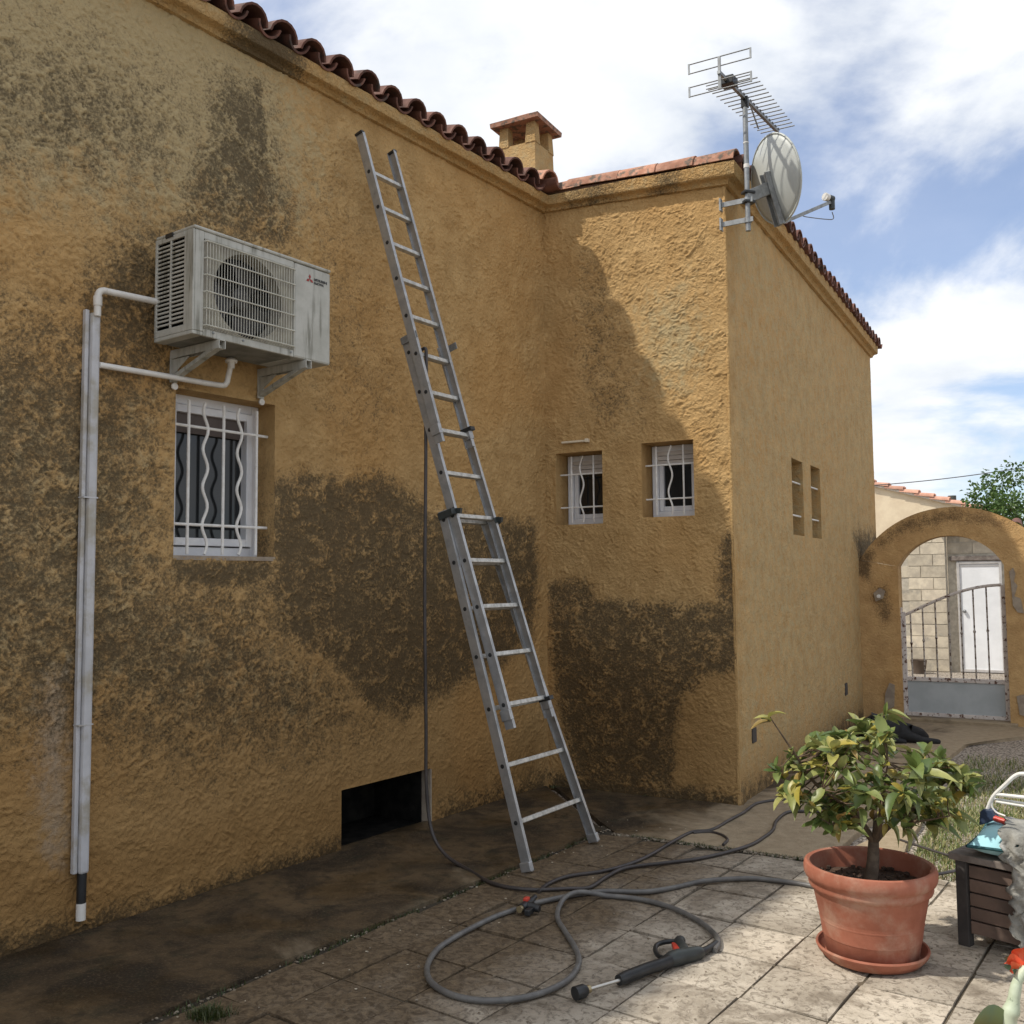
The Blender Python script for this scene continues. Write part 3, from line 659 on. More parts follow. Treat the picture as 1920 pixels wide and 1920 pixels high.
make_wall('B', -0.03, LB, ZA+0.05, 4.53, 0.006, [w1, w2], FB, amp=0.0115)
s1 = (1.78, 2.20, 1.977, 2.657, 0.22); s2 = (2.525, 2.93, 1.975, 2.665, 0.22)
FC = {'stain': [(PA('C', [(1600, 1000), (1645, 1000), (1645, 1060), (1615, 1060)]), 0.8, 0.2),
                (PA('C', [(1388, 1480), (1620, 1320), (1620, 1360), (1388, 1530)]), 0.55, 0.12)],
      'weather': [(PA('C', [(1360, 300), (1640, 660), (1640, 1400), (1380, 1520)]), 0.45, 0.5)], 'pale': [], 'wet': [(PA('C', [(1380, 1430), (1640, 1280), (1640, 1400), (1380, 1560)]), 0.6, 0.4)]}
make_wall('C', 0.0, 6.12, 4.53, 4.45, 0.013, [s1, s2], FC, amp=0.009)
m = MB(); N_ = 160
m.tube([wp('B', LB-0.010+0.005*mnoise.noise(Vector((0, 3, z*7))), z, -0.010+0.004*mnoise.noise(Vector((5, 3, z*11)))) for z in np.linspace(-0.05, 4.5, N_)], [0.0135+0.004*mnoise.noise(Vector((1, 9, k*0.33))) for k in range(N_)], 8); m.build('corner_edge', 'stucco', house, 'all')
# far end wall of the wing and the hidden back of the main block
m = MB(); e0 = wp('C', 6.12, 0); m.add([e0, e0+Z*4.47, e0+Z*4.47-V2(nC)*2.2, e0-V2(nC)*2.2], [(0, 1, 2, 3)]); me = m.build('wall', 'cream', house)
# near-black boxes added behind the openings stand in for unlit rooms
for wn, h in (('A', winA), ('B', w1), ('B', w2), ('C', s1), ('C', s2)):
    m = MB(); m.wbox(wn, h[0]-0.02, h[1]+0.02, h[2]-0.02, h[3]+0.02, -h[4]-0.30, -h[4]-0.12); m.build('unlit_room_box', 'dark_void', house)
m = MB(); m.wbox('A', ventA[0]-0.05, ventA[1]+0.05, -0.1, 0.45, -0.6, -0.5); m.wbox('A', ventA[1]-0.012, ventA[1]+0.02, -0.05, 0.40, -0.5, -0.075); m.wbox('A', ventA[0]-0.02, ventA[1]+0.02, 0.35, 0.40, -0.5, -0.075); m.wbox('A', ventA[0]-0.02, ventA[0]+0.01, -0.05, 0.40, -0.5, -0.03); m.wbox('A', ventA[0], ventA[1], -0.05, -0.008, -0.5, -0.12); m.build('vent_shade_box', simple('vent_shade', (0.02, 0.018, 0.015), (0.008, 0.008, 0.007), 9, 0.95, bump=0.5, spec=0.1), house)  # near-black boxes paint the unlit depth of the vent hole
m = MB(); m.wbox('A', ventA[0], ventA[1], -0.055, -0.012, -0.12, -0.0); m.build('vent_sill', 'concrete', house)
m = MB(); m.wbox('A', ventA[1]-0.004, ventA[1]+0.008, 0.0, 0.352, -0.075, 0.004); m.build('vent_jamb', 'plaster_bare', house)
for q in ((1410, 1367, 1418, 1390), (1584, 1282, 1589, 1302)):
    ua, za = uz('C', q[0], q[1]); ub, zb_ = uz('C', q[2], q[3]); m = MB(); m.wbox('C', ua, ub, zb_, za, -0.02, 0.005); m.build('air_brick', 'wood_dark', house)

# cornice: profile swept along eaves and gable with mitred corners
prof = [(0.0, 0.0), (0.026, 0.004), (0.036, 0.028), (0.052, 0.040), (0.074, 0.043), (0.088, 0.050), (0.092, 0.060), (0.094, 0.150), (0.0, 0.150)]
def path_pts(d):
    # plan offset by d, z of the lower edge
    A_s = onA(-7.6, d); iab = isect(onA(0, d), V2(aD), V2(AB+nB*d*0.75), V2(bD)); ibc = isect(V2(AB+nB*d*0.75), V2(bD), V2(BC+nC*d), V2(cD)); e = V2(BC+cD*6.16+nC*d)
    return [A_s+Z*ZA, iab+Z*ZA, ibc+Z*4.485, e+Z*4.41]
ZSC = [0.70, 0.74, 1.0, 0.9]
rows = [[p+Z*z*k for p, k in zip(path_pts(d), ZSC)] for d, z in prof]
def cornice_piece(k, n, fields):
    m = MB(); np_ = len(prof)
    for i in range(n+1):
        s = i/n
        for r in rows:
            p = r[k].lerp(r[k+1], s); w_ = 0.004*mnoise.noise(p*5)
            m.v.append(tuple(p+Z*w_))
    for i in range(n):
        for j in range(np_-1): a = i*np_+j; m.f.append((a, a+1, a+np_+1, a+np_))
    if k == 2: m.f.append(tuple(n*np_+j for j in range(np_)))
    me = m.mesh('cornice'); L_ = (rows[0][k+1]-rows[0][k]).length
    uvl = me.uv_layers.new(name='UVMap'); li = np.zeros(len(me.loops), np.int32); me.loops.foreach_get('vertex_index', li)
    UV = np.array([((i//np_)/n*L_, (i % np_)*0.03) for i in range(len(m.v))]); uvl.data.foreach_set('uv', UV[li].astype(np.float32).ravel())
    at = me.attributes.new('stain', 'FLOAT', 'POINT'); val = np.zeros(len(m.v))
    for s0, s1_, v in fields: val = np.maximum(val, v*np.clip(1-np.abs(UV[:, 0]-(s0+s1_)/2)/((s1_-s0)/2), 0, 1)**0.5)
    at.data.foreach_set('value', val.astype(np.float32))
    at = me.attributes.new('weather', 'FLOAT', 'POINT'); at.data.foreach_set('value', np.full(len(m.v), 0.32, np.float32))
    at = me.attributes.new('relief', 'FLOAT', 'POINT'); at.data.foreach_set('value', np.full(len(m.v), 0.5, np.float32))
    fix_normals(me); ob = link('cornice', me, 'stucco_cornice', house, True)
    return ob
uA = lambda x, y: uz('A', x, y, 0.09)[0]+7.6
cornice_piece(0, 200, [(uA(420, 70), uA(600, 150), 1.0), (uA(300, 0)-0.8, uA(380, 20), 0.3)])
cornice_piece(1, 60, [(0.05, 0.75, 0.55), (0.85, 1.15, 0.62)])
cornice_piece(2, 120, [])

# ---------------------------------------------------------------- roof
roof = bpy.data.objects.new('roof', None); col.objects.link(roof); roof.parent = house; ORG[roof.name] = Vector((0, 0, 0))
def half_tile(r0, r1, Ln, th=0.013, seg=8, spread=84, flip=False):
    m = MB(); sg = -1 if flip else 1
    for y, r in ((0, r0), (Ln, r1)):
        for rr in (r, r-th):
            for k in range(seg+1):
                a = R_(90-spread + 2*spread*k/seg); m.v.append((rr*math.cos(a), y, sg*rr*math.sin(a)))
    n = seg+1; q = lambda e, l, k: (e*2+l)*n+k
    for k in range(seg):
        m.f += [(q(0, 0, k), q(0, 0, k+1), q(1, 0, k+1), q(1, 0, k)), (q(0, 1, k), q(1, 1, k), q(1, 1, k+1), q(0, 1, k+1)),
                (q(0, 0, k), q(0, 1, k), q(0, 1, k+1), q(0, 0, k+1)), (q(1, 0, k), q(1, 0, k+1), q(1, 1, k+1), q(1, 1, k))]
    for k in (0, seg): m.f.append((q(0, 0, k), q(1, 0, k), q(1, 1, k), q(0, 1, k)))
    me = m.mesh('roof_tile'); fix_normals(me); me.polygons.foreach_set('use_smooth', [True]*len(me.polygons)); me.set_sharp_from_angle(angle=R_(50)); return me
T_cov = half_tile(0.102, 0.085, 0.46); T_cov.materials.append(MAT['tile'])
T_cha = half_tile(0.082, 0.098, 0.46, flip=True); T_cha.materials.append(MAT['tile'])
T_old = half_tile(0.118, 0.104, 0.44); T_old.materials.append(MAT['tile_old'])
SL = R_(16)
def lay(mesh, p, along, up, jit=0.006):
    z = along.cross(up).normalized()
    if z.z < 0: along = -along; z = -z
    M = frameM(p + Vector([random.uniform(-jit, jit) for _ in range(3)]), along, up, z) @ Matrix.Rotation(random.uniform(-0.03, 0.03), 4, 'Z') @ Matrix.Rotation(random.uniform(-0.02, 0.02), 4, 'X')
    return inst('roof_tile', mesh, roof, M)
upA = (V2(-nA)*math.cos(SL) + Z*math.sin(SL)).normalized()
zE = ZA + 0.118
pitchA = 0.2252
for k in range(0, 33):
    u = -0.10 - k*pitchA
    if u < -7.2: break
    for c in range(3 if u > -4.5 else 2):
        pb = wp('A', u-pitchA/2, zE+0.010, 0.125) + upA*(0.36*c) + Z*0.02*0
        lay(T_cha, pb + Z*0.045, V2(aD), upA)
        if u < -0.2 or c > 0: lay(T_cov, wp('A', u, zE+0.012, 0.118) + upA*(0.36*c) + Z*0.012*(c > 0), V2(aD), upA)
m = MB()   # roof deck under and beyond the tiles
p0, p1 = wp('A', -7.6, zE-0.012, 0.06), wp('A', 6.5, zE-0.012, 0.06)
m.add([p0, p1, p1+upA*5, p0+upA*5, p0-Z*0.03, p1-Z*0.03, p1+upA*5-Z*0.03, p0+upA*5-Z*0.03], [(0, 1, 2, 3), (7, 6, 5, 4), (0, 4, 5, 1)])
m.build('roof_deck', 'roof_under', roof)
m = MB()   # upper roof field, corrugated like the tiles it continues
nU = int(7.4/pitchA*8)
for j in range(2):
    for i in range(nU+1):
        u = -7.4 + 7.4*i/nU; ph = 2*math.pi*(u+0.10)/pitchA
        m.v.append(tuple(wp('A', u, zE+0.055+0.05*math.cos(ph), 0.1) + upA*(1.0 if j == 0 else 5.0)))
for i in range(nU): m.f.append((i, i+1, i+nU+2, i+nU+1))
struct(m.build('tile_field', 'tile', roof, 'all'), 'stuff')
# wing: cap tiles up the gable edge, eave tiles along the right wall
B0 = wp('B', 0.06, ZA+0.125, -0.035); B1 = wp('B', LB+0.09, 4.485+0.152, -0.035)
bdir = (B1-B0).normalized(); Lr = (B1-B0).length; nt_ = 5
for k in range(nt_):
    p = B1 - bdir*(Lr/nt_*k) + V2(nB)*0.0
    along = V2(nB); lay(T_old, p, along, -bdir + Z*0.02, 0.003)
rise = (V2(-nC)*math.cos(R_(4)) + Z*math.sin(R_(4))).normalized()
pitchC = 0.215
for k in range(29):
    u = 0.12 + k*pitchC; zc_ = 4.485+0.148 + (4.41-4.485)*u/6.12
    p = wp('C', u, zc_, 0.12); lay(T_cov, p, V2(cD), rise)
    lay(T_cha, wp('C', u+pitchC/2, zc_+0.055, 0.13), V2(cD), rise)
    if k % 1 == 0: lay(T_cov, p + rise*0.38 + Z*0.012, V2(cD), rise)
m = MB(); q0, q1 = wp('B', 0.0, ZA+0.15, 0.05), wp('B', LB+0.06, 4.485+0.148, 0.05)
far = V2(cD)*6.2
m.add([q0, q1, q1+far-Z*0.075, q0+far-Z*0.05, q0-Z*0.02, q1-Z*0.02, q1+far-Z*0.095, q0+far-Z*0.07], [(0, 1, 2, 3), (7, 6, 5, 4), (0, 4, 5, 1), (1, 5, 6, 2)])
m.build('roof_deck', 'roof_under', roof)
# valley tiles at the inner corner
lay(T_old, wp('B', 0.12, ZA+0.175, 0.10), V2(aD), (upA+V2(bD)*-0.2).normalized(), 0.0)
lay(T_cha, wp('B', 0.20, ZA+0.21, 0.085), V2(nB), -bdir, 0.0)

# ---------------------------------------------------------------- chimney
chim = bpy.data.objects.new('chimney', None); col.objects.link(chim); chim.parent = house; ORG[chim.name] = Vector((0, 0, 0))
CY = 9.6
cc = atY(978, 300, CY); sc_ = CY/FPX
def zat(y): return atY(978, y, CY).z
ex, ey = V2(bD), V2(-nB)                            # right, away
hw = 0.215; cz0, cz1, cz2, cz3 = zat(345)-1.0, zat(268), zat(228), zat(205)
ctr = Vector((cc.x, cc.y, 0)) + ey*0.22 - ex*0.06
def ringp(h, z, hy=None): hy = hy or h; return [ctr-ex*h-ey*hy+Z*z, ctr+ex*h-ey*hy+Z*z, ctr+ex*h+ey*hy+Z*z, ctr-ex*h+ey*hy+Z*z]
def cpart(mb, nm, mat='stucco_cornice'):
    me = mb.mesh(nm); uvl = me.uv_layers.new(name='UVMap'); li = np.zeros(len(me.loops), np.int32); me.loops.foreach_get('vertex_index', li)
    UV = np.array([(v[0]+v[1], v[2]) for v in mb.v]); uvl.data.foreach_set('uv', UV[li].astype(np.float32).ravel())
    at = me.attributes.new('weather', 'FLOAT', 'POINT'); at.data.foreach_set('value', np.full(len(mb.v), 0.35, np.float32)); at = me.attributes.new('relief', 'FLOAT', 'POINT'); at.data.foreach_set('value', np.full(len(mb.v), 0.5, np.float32))
    fix_normals(me); return link(nm, me, mat, chim)
m = MB(); m.hexa(ringp(hw*1.12, cz0) + ringp(hw*0.96, cz1)); cpart(m, 'stack', 'stucco')
for sx in (-1, 1):
    for sy in (-1, 1):
        m = MB(); c1 = ctr + ex*sx*hw*0.72 + ey*sy*hw*0.72; k = hw*0.215
        m.hexa([c1-ex*k*1.25-ey*k*1.25+Z*(cz1-0.005), c1+ex*k*1.25-ey*k*1.25+Z*(cz1-0.005), c1+ex*k*1.25+ey*k*1.25+Z*(cz1-0.005), c1-ex*k*1.25+ey*k*1.25+Z*(cz1-0.005),
                c1-ex*k-ey*k+Z*cz2, c1+ex*k-ey*k+Z*cz2, c1+ex*k+ey*k+Z*cz2, c1-ex*k+ey*k+Z*cz2]); cpart(m, 'cap_pillar')
m = MB(); m.hexa(ringp(hw*1.28, cz2-0.015) + ringp(hw*1.30, cz2+0.032)); cpart(m, 'cap_slab', 'tile_old')
m = MB(); r_ = ringp(hw*1.27, cz2+0.030); m.add(r_ + ringp(0.05, cz3+0.035), [(0, 1, 5, 4), (1, 2, 6, 5), (2, 3, 7, 6), (3, 0, 4, 7), (4, 5, 6, 7), (3, 2, 1, 0)]); cpart(m, 'cap_roof', 'tile_old')
# ---------------------------------------------------------------- windows (parts of the house)
def sub(name, parent):
    o = bpy.data.objects.new(name, None); col.objects.link(o); o.parent = parent; ORG[o.name] = org(parent); return o
def frame_ring(wn, u0, u1, z0, z1, o0, o1, t, nm, mat, parent, bev=0.004):
    m = MB(); m.wbox(wn, u0, u0+t, z0, z1, o0, o1); m.wbox(wn, u1-t, u1, z0, z1, o0, o1)
    m.wbox(wn, u0+t, u1-t, z0, z0+t, o0, o1); m.wbox(wn, u0+t, u1-t, z1-t, z1, o0, o1)
    return m.build(nm, mat, parent, bevel=bev)
def bar_path(wn, u, za, zb, off, amp=0.0, lam=0.2, n=40, ph=0.0):
    return [wp(wn, u + amp*math.sin(2*math.pi*(z-za)/lam + ph), z, off) for z in np.linspace(za, zb, n if amp else 2)]
# long wall window
W_ = sub('window', house); h = winA; fo = -0.155
frame_ring('A', h[0], h[1]-0.0, h[2]+0.012, h[3], fo-0.05, fo+0.012, 0.05, 'frame', 'upvc', W_)
frame_ring('A', h[0]+0.053, h[1]-0.053, h[2]+0.068, h[3]-0.053, fo-0.045, fo+0.03, 0.042, 'sash', 'upvc', W_)
m = MB(); m.wbox('A', h[0]+0.09, h[1]-0.09, h[2]+0.10, h[3]-0.09, fo-0.03, fo-0.02); m.build('pane', 'glass', W_)
m = MB(); m.wbox('A', h[0]+0.05, h[1]-0.05, h[3]-0.20, h[3]-0.052, fo-0.012, fo+0.004); m.build('shutter', simple('dark_blind', (0.11, 0.085, 0.075), rough=0.6), W_)
m = MB(); m.wbox('A', h[0]-0.01, h[1]+0.01, h[2]-0.012, h[2]+0.011, fo-0.05, 0.0); m.build('sill', 'plaster_bare', W_)
go = -0.065
for z in (uz('A', 330, 795, go)[1], uz('A', 330, 982, go)[1]):
    m = MB(); m.tube([wp('A', h[0]-0.0, z, go), wp('A', h[1]+0.0, z, go)], 0.008, 8); m.build('bar', 'white_iron', W_, True)
for x, amp in ((352, 0), (384, 1), (418, 0), (448, 1), (480, 0)):
    u = uz('A', x, 900, go)[0]; m = MB()
    m.tube(bar_path('A', u, h[2]+0.02, h[3]-0.04, go+0.002, 0.016*amp, 0.205), 0.0085, 8); m.build('bar', 'white_iron', W_, True)
# two small windows of the wing
for h, xs in ((w1, (1072, 1091, 1113)), (w2, (1231, 1257, 1282))):
    W_ = sub('window', house); fo = -0.225
    fu0, fu1 = h[0]+0.008, h[1]-0.003
    frame_ring('B', fu0, fu1, h[2]+0.004, h[3]-0.004, fo-0.05, fo+0.02, 0.05, 'frame', 'upvc', W_)
    frame_ring('B', fu0+0.052, fu1-0.052, h[2]+0.056, h[3]-0.056, fo-0.045, fo+0.008, 0.036, 'sash', 'upvc', W_)
    m = MB(); m.wbox('B', fu0+0.08, fu1-0.08, h[2]+0.09, h[3]-0.09, fo-0.03, fo-0.018); m.build('pane', 'glass', W_)
    for k in range(3):
        m = MB(); m.wbox('B', fu0+0.03, fu1-0.03, h[3]-0.045-0.036*(k+1)+0.002, h[3]-0.045-0.036*k-0.001, fo+0.006, fo+0.024); m.build('shutter_slat', 'shutter', W_, bevel=0.003)
    go = -0.09
    zb_ = (h[2]+0.14, h[3]-0.165)
    for z in zb_:
        m = MB(); m.tube([wp('B', h[0]+0.0, z, go), wp('B', h[1]+0.0, z, go)], 0.0065, 8); m.build('bar', 'white_iron', W_, True)
    for k, x in enumerate(xs):
        u = uz('B', x, 900, go)[0]; m = MB()
        m.tube(bar_path('B', u, h[2]+0.02, h[3]-0.02, go+0.002, 0.016 if k == 1 else 0, 0.26, ph=0.6), 0.007, 8); m.build('bar', 'white_iron', W_, True)
for h in (s1, s2):
    W_ = sub('window', house); fo = -0.2
    frame_ring('C', h[0]+0.0, h[1]-0.0, h[2]+0.003, h[3]-0.003, fo-0.03, fo+0.01, 0.04, 'frame', 'upvc', W_)
    m = MB(); m.wbox('C', h[0]+0.03, h[1]-0.03, h[2]+0.03, h[3]-0.03, fo-0.02, fo-0.008); m.build('pane', 'glass', W_)
    for z in (h[2]+0.18, h[3]-0.20):
        m = MB(); m.tube([wp('C', h[0], z, -0.03), wp('C', h[1], z, -0.03)], 0.008, 6); m.build('bar', 'white_iron', W_, True)
    m = MB(); m.tube([wp('C', (h[0]+0.02), h[2]+0.01, -0.03), wp('C', (h[0]+0.02), h[3]-0.01, -0.03)], 0.009, 6); m.build('bar', 'white_iron', W_, True)

# slim bar fitting above the small window
ua, za = uz('B', 1056, 832); ub, zb_ = uz('B', 1106, 825)
m = MB(); m.wbox('B', ua, ub-0.02, za-0.003, za+0.012, 0.004, 0.035); 
t = thing('wall_fitting', 'slim ivory bar fitting fixed above the left small barred window', 'fitting', wp('B', ua, za, 0))
m.build('rail', 'fluor', t, bevel=0.003); m = MB(); m.wbox('B', ub-0.028, ub, za-0.008, za+0.02, 0.003, 0.042); m.build('end_cap', 'fluor', t, bevel=0.003)

# ---------------------------------------------------------------- air conditioner
U0, U1, Z0, Z1, O0, O1 = -3.583, -2.69, 2.79, 3.325, 0.075, 0.385
ac = thing('air_conditioner', 'dirty white outdoor air conditioner unit hung on the long ochre wall', 'air conditioner', wp('A', (U0+U1)/2, Z0, O0))
m = MB(); m.wbox('A', U0+0.002, U1-0.002, Z1-0.018, Z1, O0, O1+0.006); m.build('lid', 'ac', ac, bevel=0.008)
fz0, fz1 = Z0+0.036, Z1-0.056; fu0, fu1 = U0+0.062, U1-0.262       # fan opening frame
m = MB()
m.wbox('A', fu1, U1, Z0, Z1-0.019, O0+0.01, O1)                    # service side
m.build('service_panel', 'ac', ac, bevel=0.012)
m = MB(); m.wbox('A', U0+0.012, fu0, Z0+0.02, Z1-0.019, O1-0.02, O1); m.wbox('A', fu0, fu1-0.001, Z0+0.0, fz0, O1-0.02, O1-0.001); m.wbox('A', fu0, fu1-0.001, fz1, Z1-0.019, O1-0.02, O1-0.001)
m.wbox('A', U0, fu0-0.001, Z0, Z0+0.0195, O0, O1-0.0005)
m.build('front_panel', 'ac', ac, bevel=0.004)
# front plate with a round fan opening (ring of quads from circle to rectangle)
cu, cz_ = (fu0+fu1)/2-0.005, (fz0+fz1)/2; fr = (fz1-fz0)/2-0.008
m = MB(); N = 48; rim = []
for k in range(N):
    a = 2*math.pi*k/N; ca, sa = math.cos(a), math.sin(a)
    s = min(((fu1-fu0)/2)/max(1e-6, abs(ca)), ((fz1-fz0)/2)/max(1e-6, abs(sa)))
    m.v += [tuple(wp('A', cu+0.005+ca*s, cz_+sa*s, O1-0.012)), tuple(wp('A', cu+ca*fr, cz_+sa*fr, O1-0.012)), tuple(wp('A', cu+ca*fr*0.97, cz_+sa*fr*0.97, O1-0.09))]
for k in range(N):
    a, b = k*3, ((k+1) % N)*3; m.f += [(a, b, b+1, a+1), (a+1, b+1, b+2, a+2)]
m.build('fan_shroud', 'coil', ac, True)
m = MB(); m.wbox('A', U0+0.03, fu1, Z0+0.02, Z1-0.03, O0+0.02, O1-0.2); m.build('coil_block', simple('fin_coil', (0.035, 0.034, 0.032), (0.02, 0.02, 0.02), 30, 0.6), ac)
for k in range(3):                                                 # fan blades
    m = MB(); a0 = R_(120*k+20); n = 8
    for i in range(n+1):
        for j in range(4):
            r = 0.05+(fr*0.92-0.05)*j/3; a = a0 + R_(78)*i/n + 0.25*j/3
            m.v.append(tuple(wp('A', cu+math.cos(a)*r, cz_+math.sin(a)*r, O1-0.13+0.055*i/n)))
    for i in range(n):
        for j in range(3): q = i*4+j; m.f.append((q, q+1, q+5, q+4))
    m.build('fan_blade', 'fan', ac, True)
m = MB(); d_, n_, z_ = axes('A'); m.lathe([(0.001, 0.03), (0.035, 0.028), (0.055, 0.015), (0.06, -0.03)], wp('A', cu, cz_, O1-0.085), 20, d_, z_, n_); m.build('fan_hub', 'fan', ac, True)
m = MB(); gw = 0.0024; go = O1+0.014                               # wire guard
nw = 32
for k in range(nw+1):
    u = fu0+0.008 + (fu1-fu0-0.02)*k/nw
    m.tube([wp('A', u, fz0+0.005, O1-0.004), wp('A', u, fz0+0.016, go), wp('A', u, fz1-0.012, go), wp('A', u, fz1-0.002, O1-0.004)], gw*0.85, 4, False)
for k in range(6):
    z = fz0+0.016 + (fz1-fz0-0.028)*k/5; m.tube([wp('A', fu0+0.0, z, O1-0.004), wp('A', fu0+0.004, z, go+0.003), wp('A', fu1-0.008, z, go+0.003), wp('A', fu1-0.004, z, O1-0.004)], gw*1.5, 5, False)
m.build('fan_guard', simple('guard_wire', (0.56, 0.545, 0.47), (0.46, 0.45, 0.38), 20, 0.5), ac)
# left end: frame with two columns of slots
def endbox(o0, o1, z0, z1, u0=U0, u1=U0+0.012): 
    mm = MB(); mm.wbox('A', u0, u1, z0, z1, o0, o1); return mm
m = MB(); m.wbox('A', U0, U0+0.012, Z0+0.02, Z1-0.019, O0, O0+0.018); m.wbox('A', U0, U0+0.012, Z0+0.02, Z1-0.019, O0+0.122, O0+0.134); m.wbox('A', U0, U0+0.0115, Z0+0.02, Z1-0.019, O0+0.238, O1-0.001)
m.wbox('A', U0, U0+0.012, Z0+0.02, Z0+0.055, O0+0.018, O0+0.238); m.wbox('A', U0+0.0002, U0+0.012, Z1-0.045, Z1-0.019, O0+0.018, O0+0.238)
m.build('end_panel', 'ac', ac, bevel=0.003)
NS = 21
for k in range(NS-1):
    z = Z0+0.055 + (Z1-0.045-Z0-0.055)*(k+1)/NS
    for oa in (O0+0.018, O0+0.134):
        m = MB(); m.wbox('A', U0+0.001, U0+0.009, z-0.0045, z+0.0045, oa, oa+0.104); m.build('end_slat', 'ac', ac)
m = MB(); m.wbox('A', U0+0.012, U0+0.02, Z0+0.03, Z1-0.03, O0+0.01, O1-0.1); m.build('end_backing', 'dark_void', ac)
m = MB(); m.wbox('A', U0+0.012, U1-0.006, Z0+0.002, Z0+0.02, O0+0.005, O1-0.006); m.build('base_pan', simple('base_pan_grey', (0.23, 0.23, 0.205), (0.15, 0.15, 0.13), 8, 0.7), ac)
m = MB(); m.wbox('A', U0-0.006, U0+0.0, Z1-0.028, Z1-0.006, O0+0.09, O0+0.15); m.build('lid_clip', 'black_plastic', ac, bevel=0.002)
for uu, zz in ((U0+0.12, Z0+0.025), (fu1-0.02, Z0+0.022), (U0+0.3, Z0+0.022)):
    m = MB(); m.lathe([(0.001, 0.004), (0.006, 0.003), (0.006, -0.002)], wp('A', uu, zz, O1), 10, d_, z_, n_); m.build('screw', 'zinc', ac)
# emblem and lettering, flat print on the service panel
lu, lz = U1-0.165, Z1-0.092; s_ = 0.028
def diamond(c_u, c_z, ang):
    dx, dz = math.sin(ang), math.cos(ang); px_, pz_ = math.cos(ang), -math.sin(ang)
    return [wp('A', c_u, c_z, O1+0.0015), wp('A', c_u+dx*s_*0.5+px_*s_*0.29, c_z+dz*s_*0.5+pz_*s_*0.29, O1+0.0015), wp('A', c_u+dx*s_, c_z+dz*s_, O1+0.0015), wp('A', c_u+dx*s_*0.5-px_*s_*0.29, c_z+dz*s_*0.5-pz_*s_*0.29, O1+0.0015)]
m = MB()
for ang in (0, R_(120), R_(240)): m.prism(diamond(lu+0.010, lz+0.004, ang), V2(nA)*0.001)
m.build('emblem', 'logo_red', ac)
def lettering(txt, u, z, size, nm='lettering', mat='logo_black', bold=0.0006, sx=1.0):
    c = bpy.data.curves.new('t', 'FONT'); c.body = txt; c.size = size; c.offset = bold; c.extrude = 0.0005
    to = bpy.data.objects.new('t', c); col.objects.link(to); dg = bpy.context.evaluated_depsgraph_get()
    me = bpy.data.meshes.new_from_object(to.evaluated_get(dg)); col.objects.unlink(to); bpy.data.objects.remove(to)
    M = frameM(wp('A', u, z, O1+0.0018), d_*sx, Z, n_); me.transform(Matrix.Translation(-org(ac)) @ M); me.name = nm
    return link(nm, me, mat, ac)
lettering('MITSUBISHI', lu+0.042, lz+0.004, 0.019, sx=0.98)
lettering('ELECTRIC', lu+0.042, lz-0.014, 0.016, sx=1.0)
# wall brackets
for i, (u, lab) in enumerate(((-3.42, 'white steel wall bracket under the vented end of the air conditioner'), (-2.86, 'white steel wall bracket under the service end of the air conditioner'))):
    bt = thing('wall_bracket', lab, 'bracket', wp('A', u, Z0-0.2, 0), 'air conditioner brackets')
    m = MB(); m.wbox('A', u-0.02, u+0.02, Z0-0.165, Z0-0.002, 0.002, 0.012); m.build('wall_plate', 'ac', bt)
    m = MB(); m.wbox('A', u-0.02, u-0.016, Z0-0.045, Z0-0.006, 0.012, 0.40); m.wbox('A', u+0.016, u+0.02, Z0-0.045, Z0-0.006, 0.012, 0.40); m.wbox('A', u-0.016, u+0.016, Z0-0.006, Z0-0.0005, 0.012, 0.40); m.build('arm', 'ac', bt)
    m = MB(); m.bar(wp('A', u, Z0-0.145, 0.012), wp('A', u, Z0-0.03, 0.375), 0.036, 0.022, V2(aD)); m.build('brace', 'ac', bt, bevel=0.003)
    m = MB(); m.prism([wp('A', u-0.0155, Z0-0.135, 0.012), wp('A', u-0.0155, Z0-0.05, 0.16), wp('A', u-0.0155, Z0-0.05, 0.012)], V2(aD)*0.003); m.build('gusset', 'ac', bt)
    m = MB(); m.lathe([(0.001, 0.012), (0.018, 0.01), (0.018, -0.0)], wp('A', u, Z0-0.185, 0.012), 12, d_, z_, n_); m.build('rubber_washer', 'white_pvc', bt)
# vertical trunking with black foot
t = thing('cable_trunking', 'tall shiny grey white trunking with black lower end on the long wall', 'trunking', wp('A', -3.88, 0.08, 0))
zt_ = 2.885
m = MB(); m.wbox('A', -3.893, -3.848, 0.28, zt_, 0.004, 0.05); m.build('channel', 'duct', t, bevel=0.012)
m = MB(); m.wbox('A', -3.916, -3.8955, 0.285, zt_+0.01, 0.003, 0.03); m.build('side_strip', 'duct', t, bevel=0.004)
m = MB(); m.wbox('A', -3.846, -3.838, 0.33, 2.3, 0.003, 0.014); m.build('side_strip', 'duct', t)
for z in (0.95, 2.0):
    m = MB(); m.wbox('A', -3.918, -3.846, z, z+0.006, 0.003, 0.0508); m.build('clip', 'duct', t)
m = MB(); m.tube([wp('A', -3.872, 0.285, 0.028), wp('A', -3.874, 0.15, 0.028)], 0.021, 10); m.build('foam_sleeve', 'black_plastic', t, True)
m = MB(); m.tube([wp('A', -3.874, 0.15, 0.028), wp('A', -3.875, 0.075, 0.03)], 0.0215, 10); m.build('pipe_end', 'white_pvc', t, True)
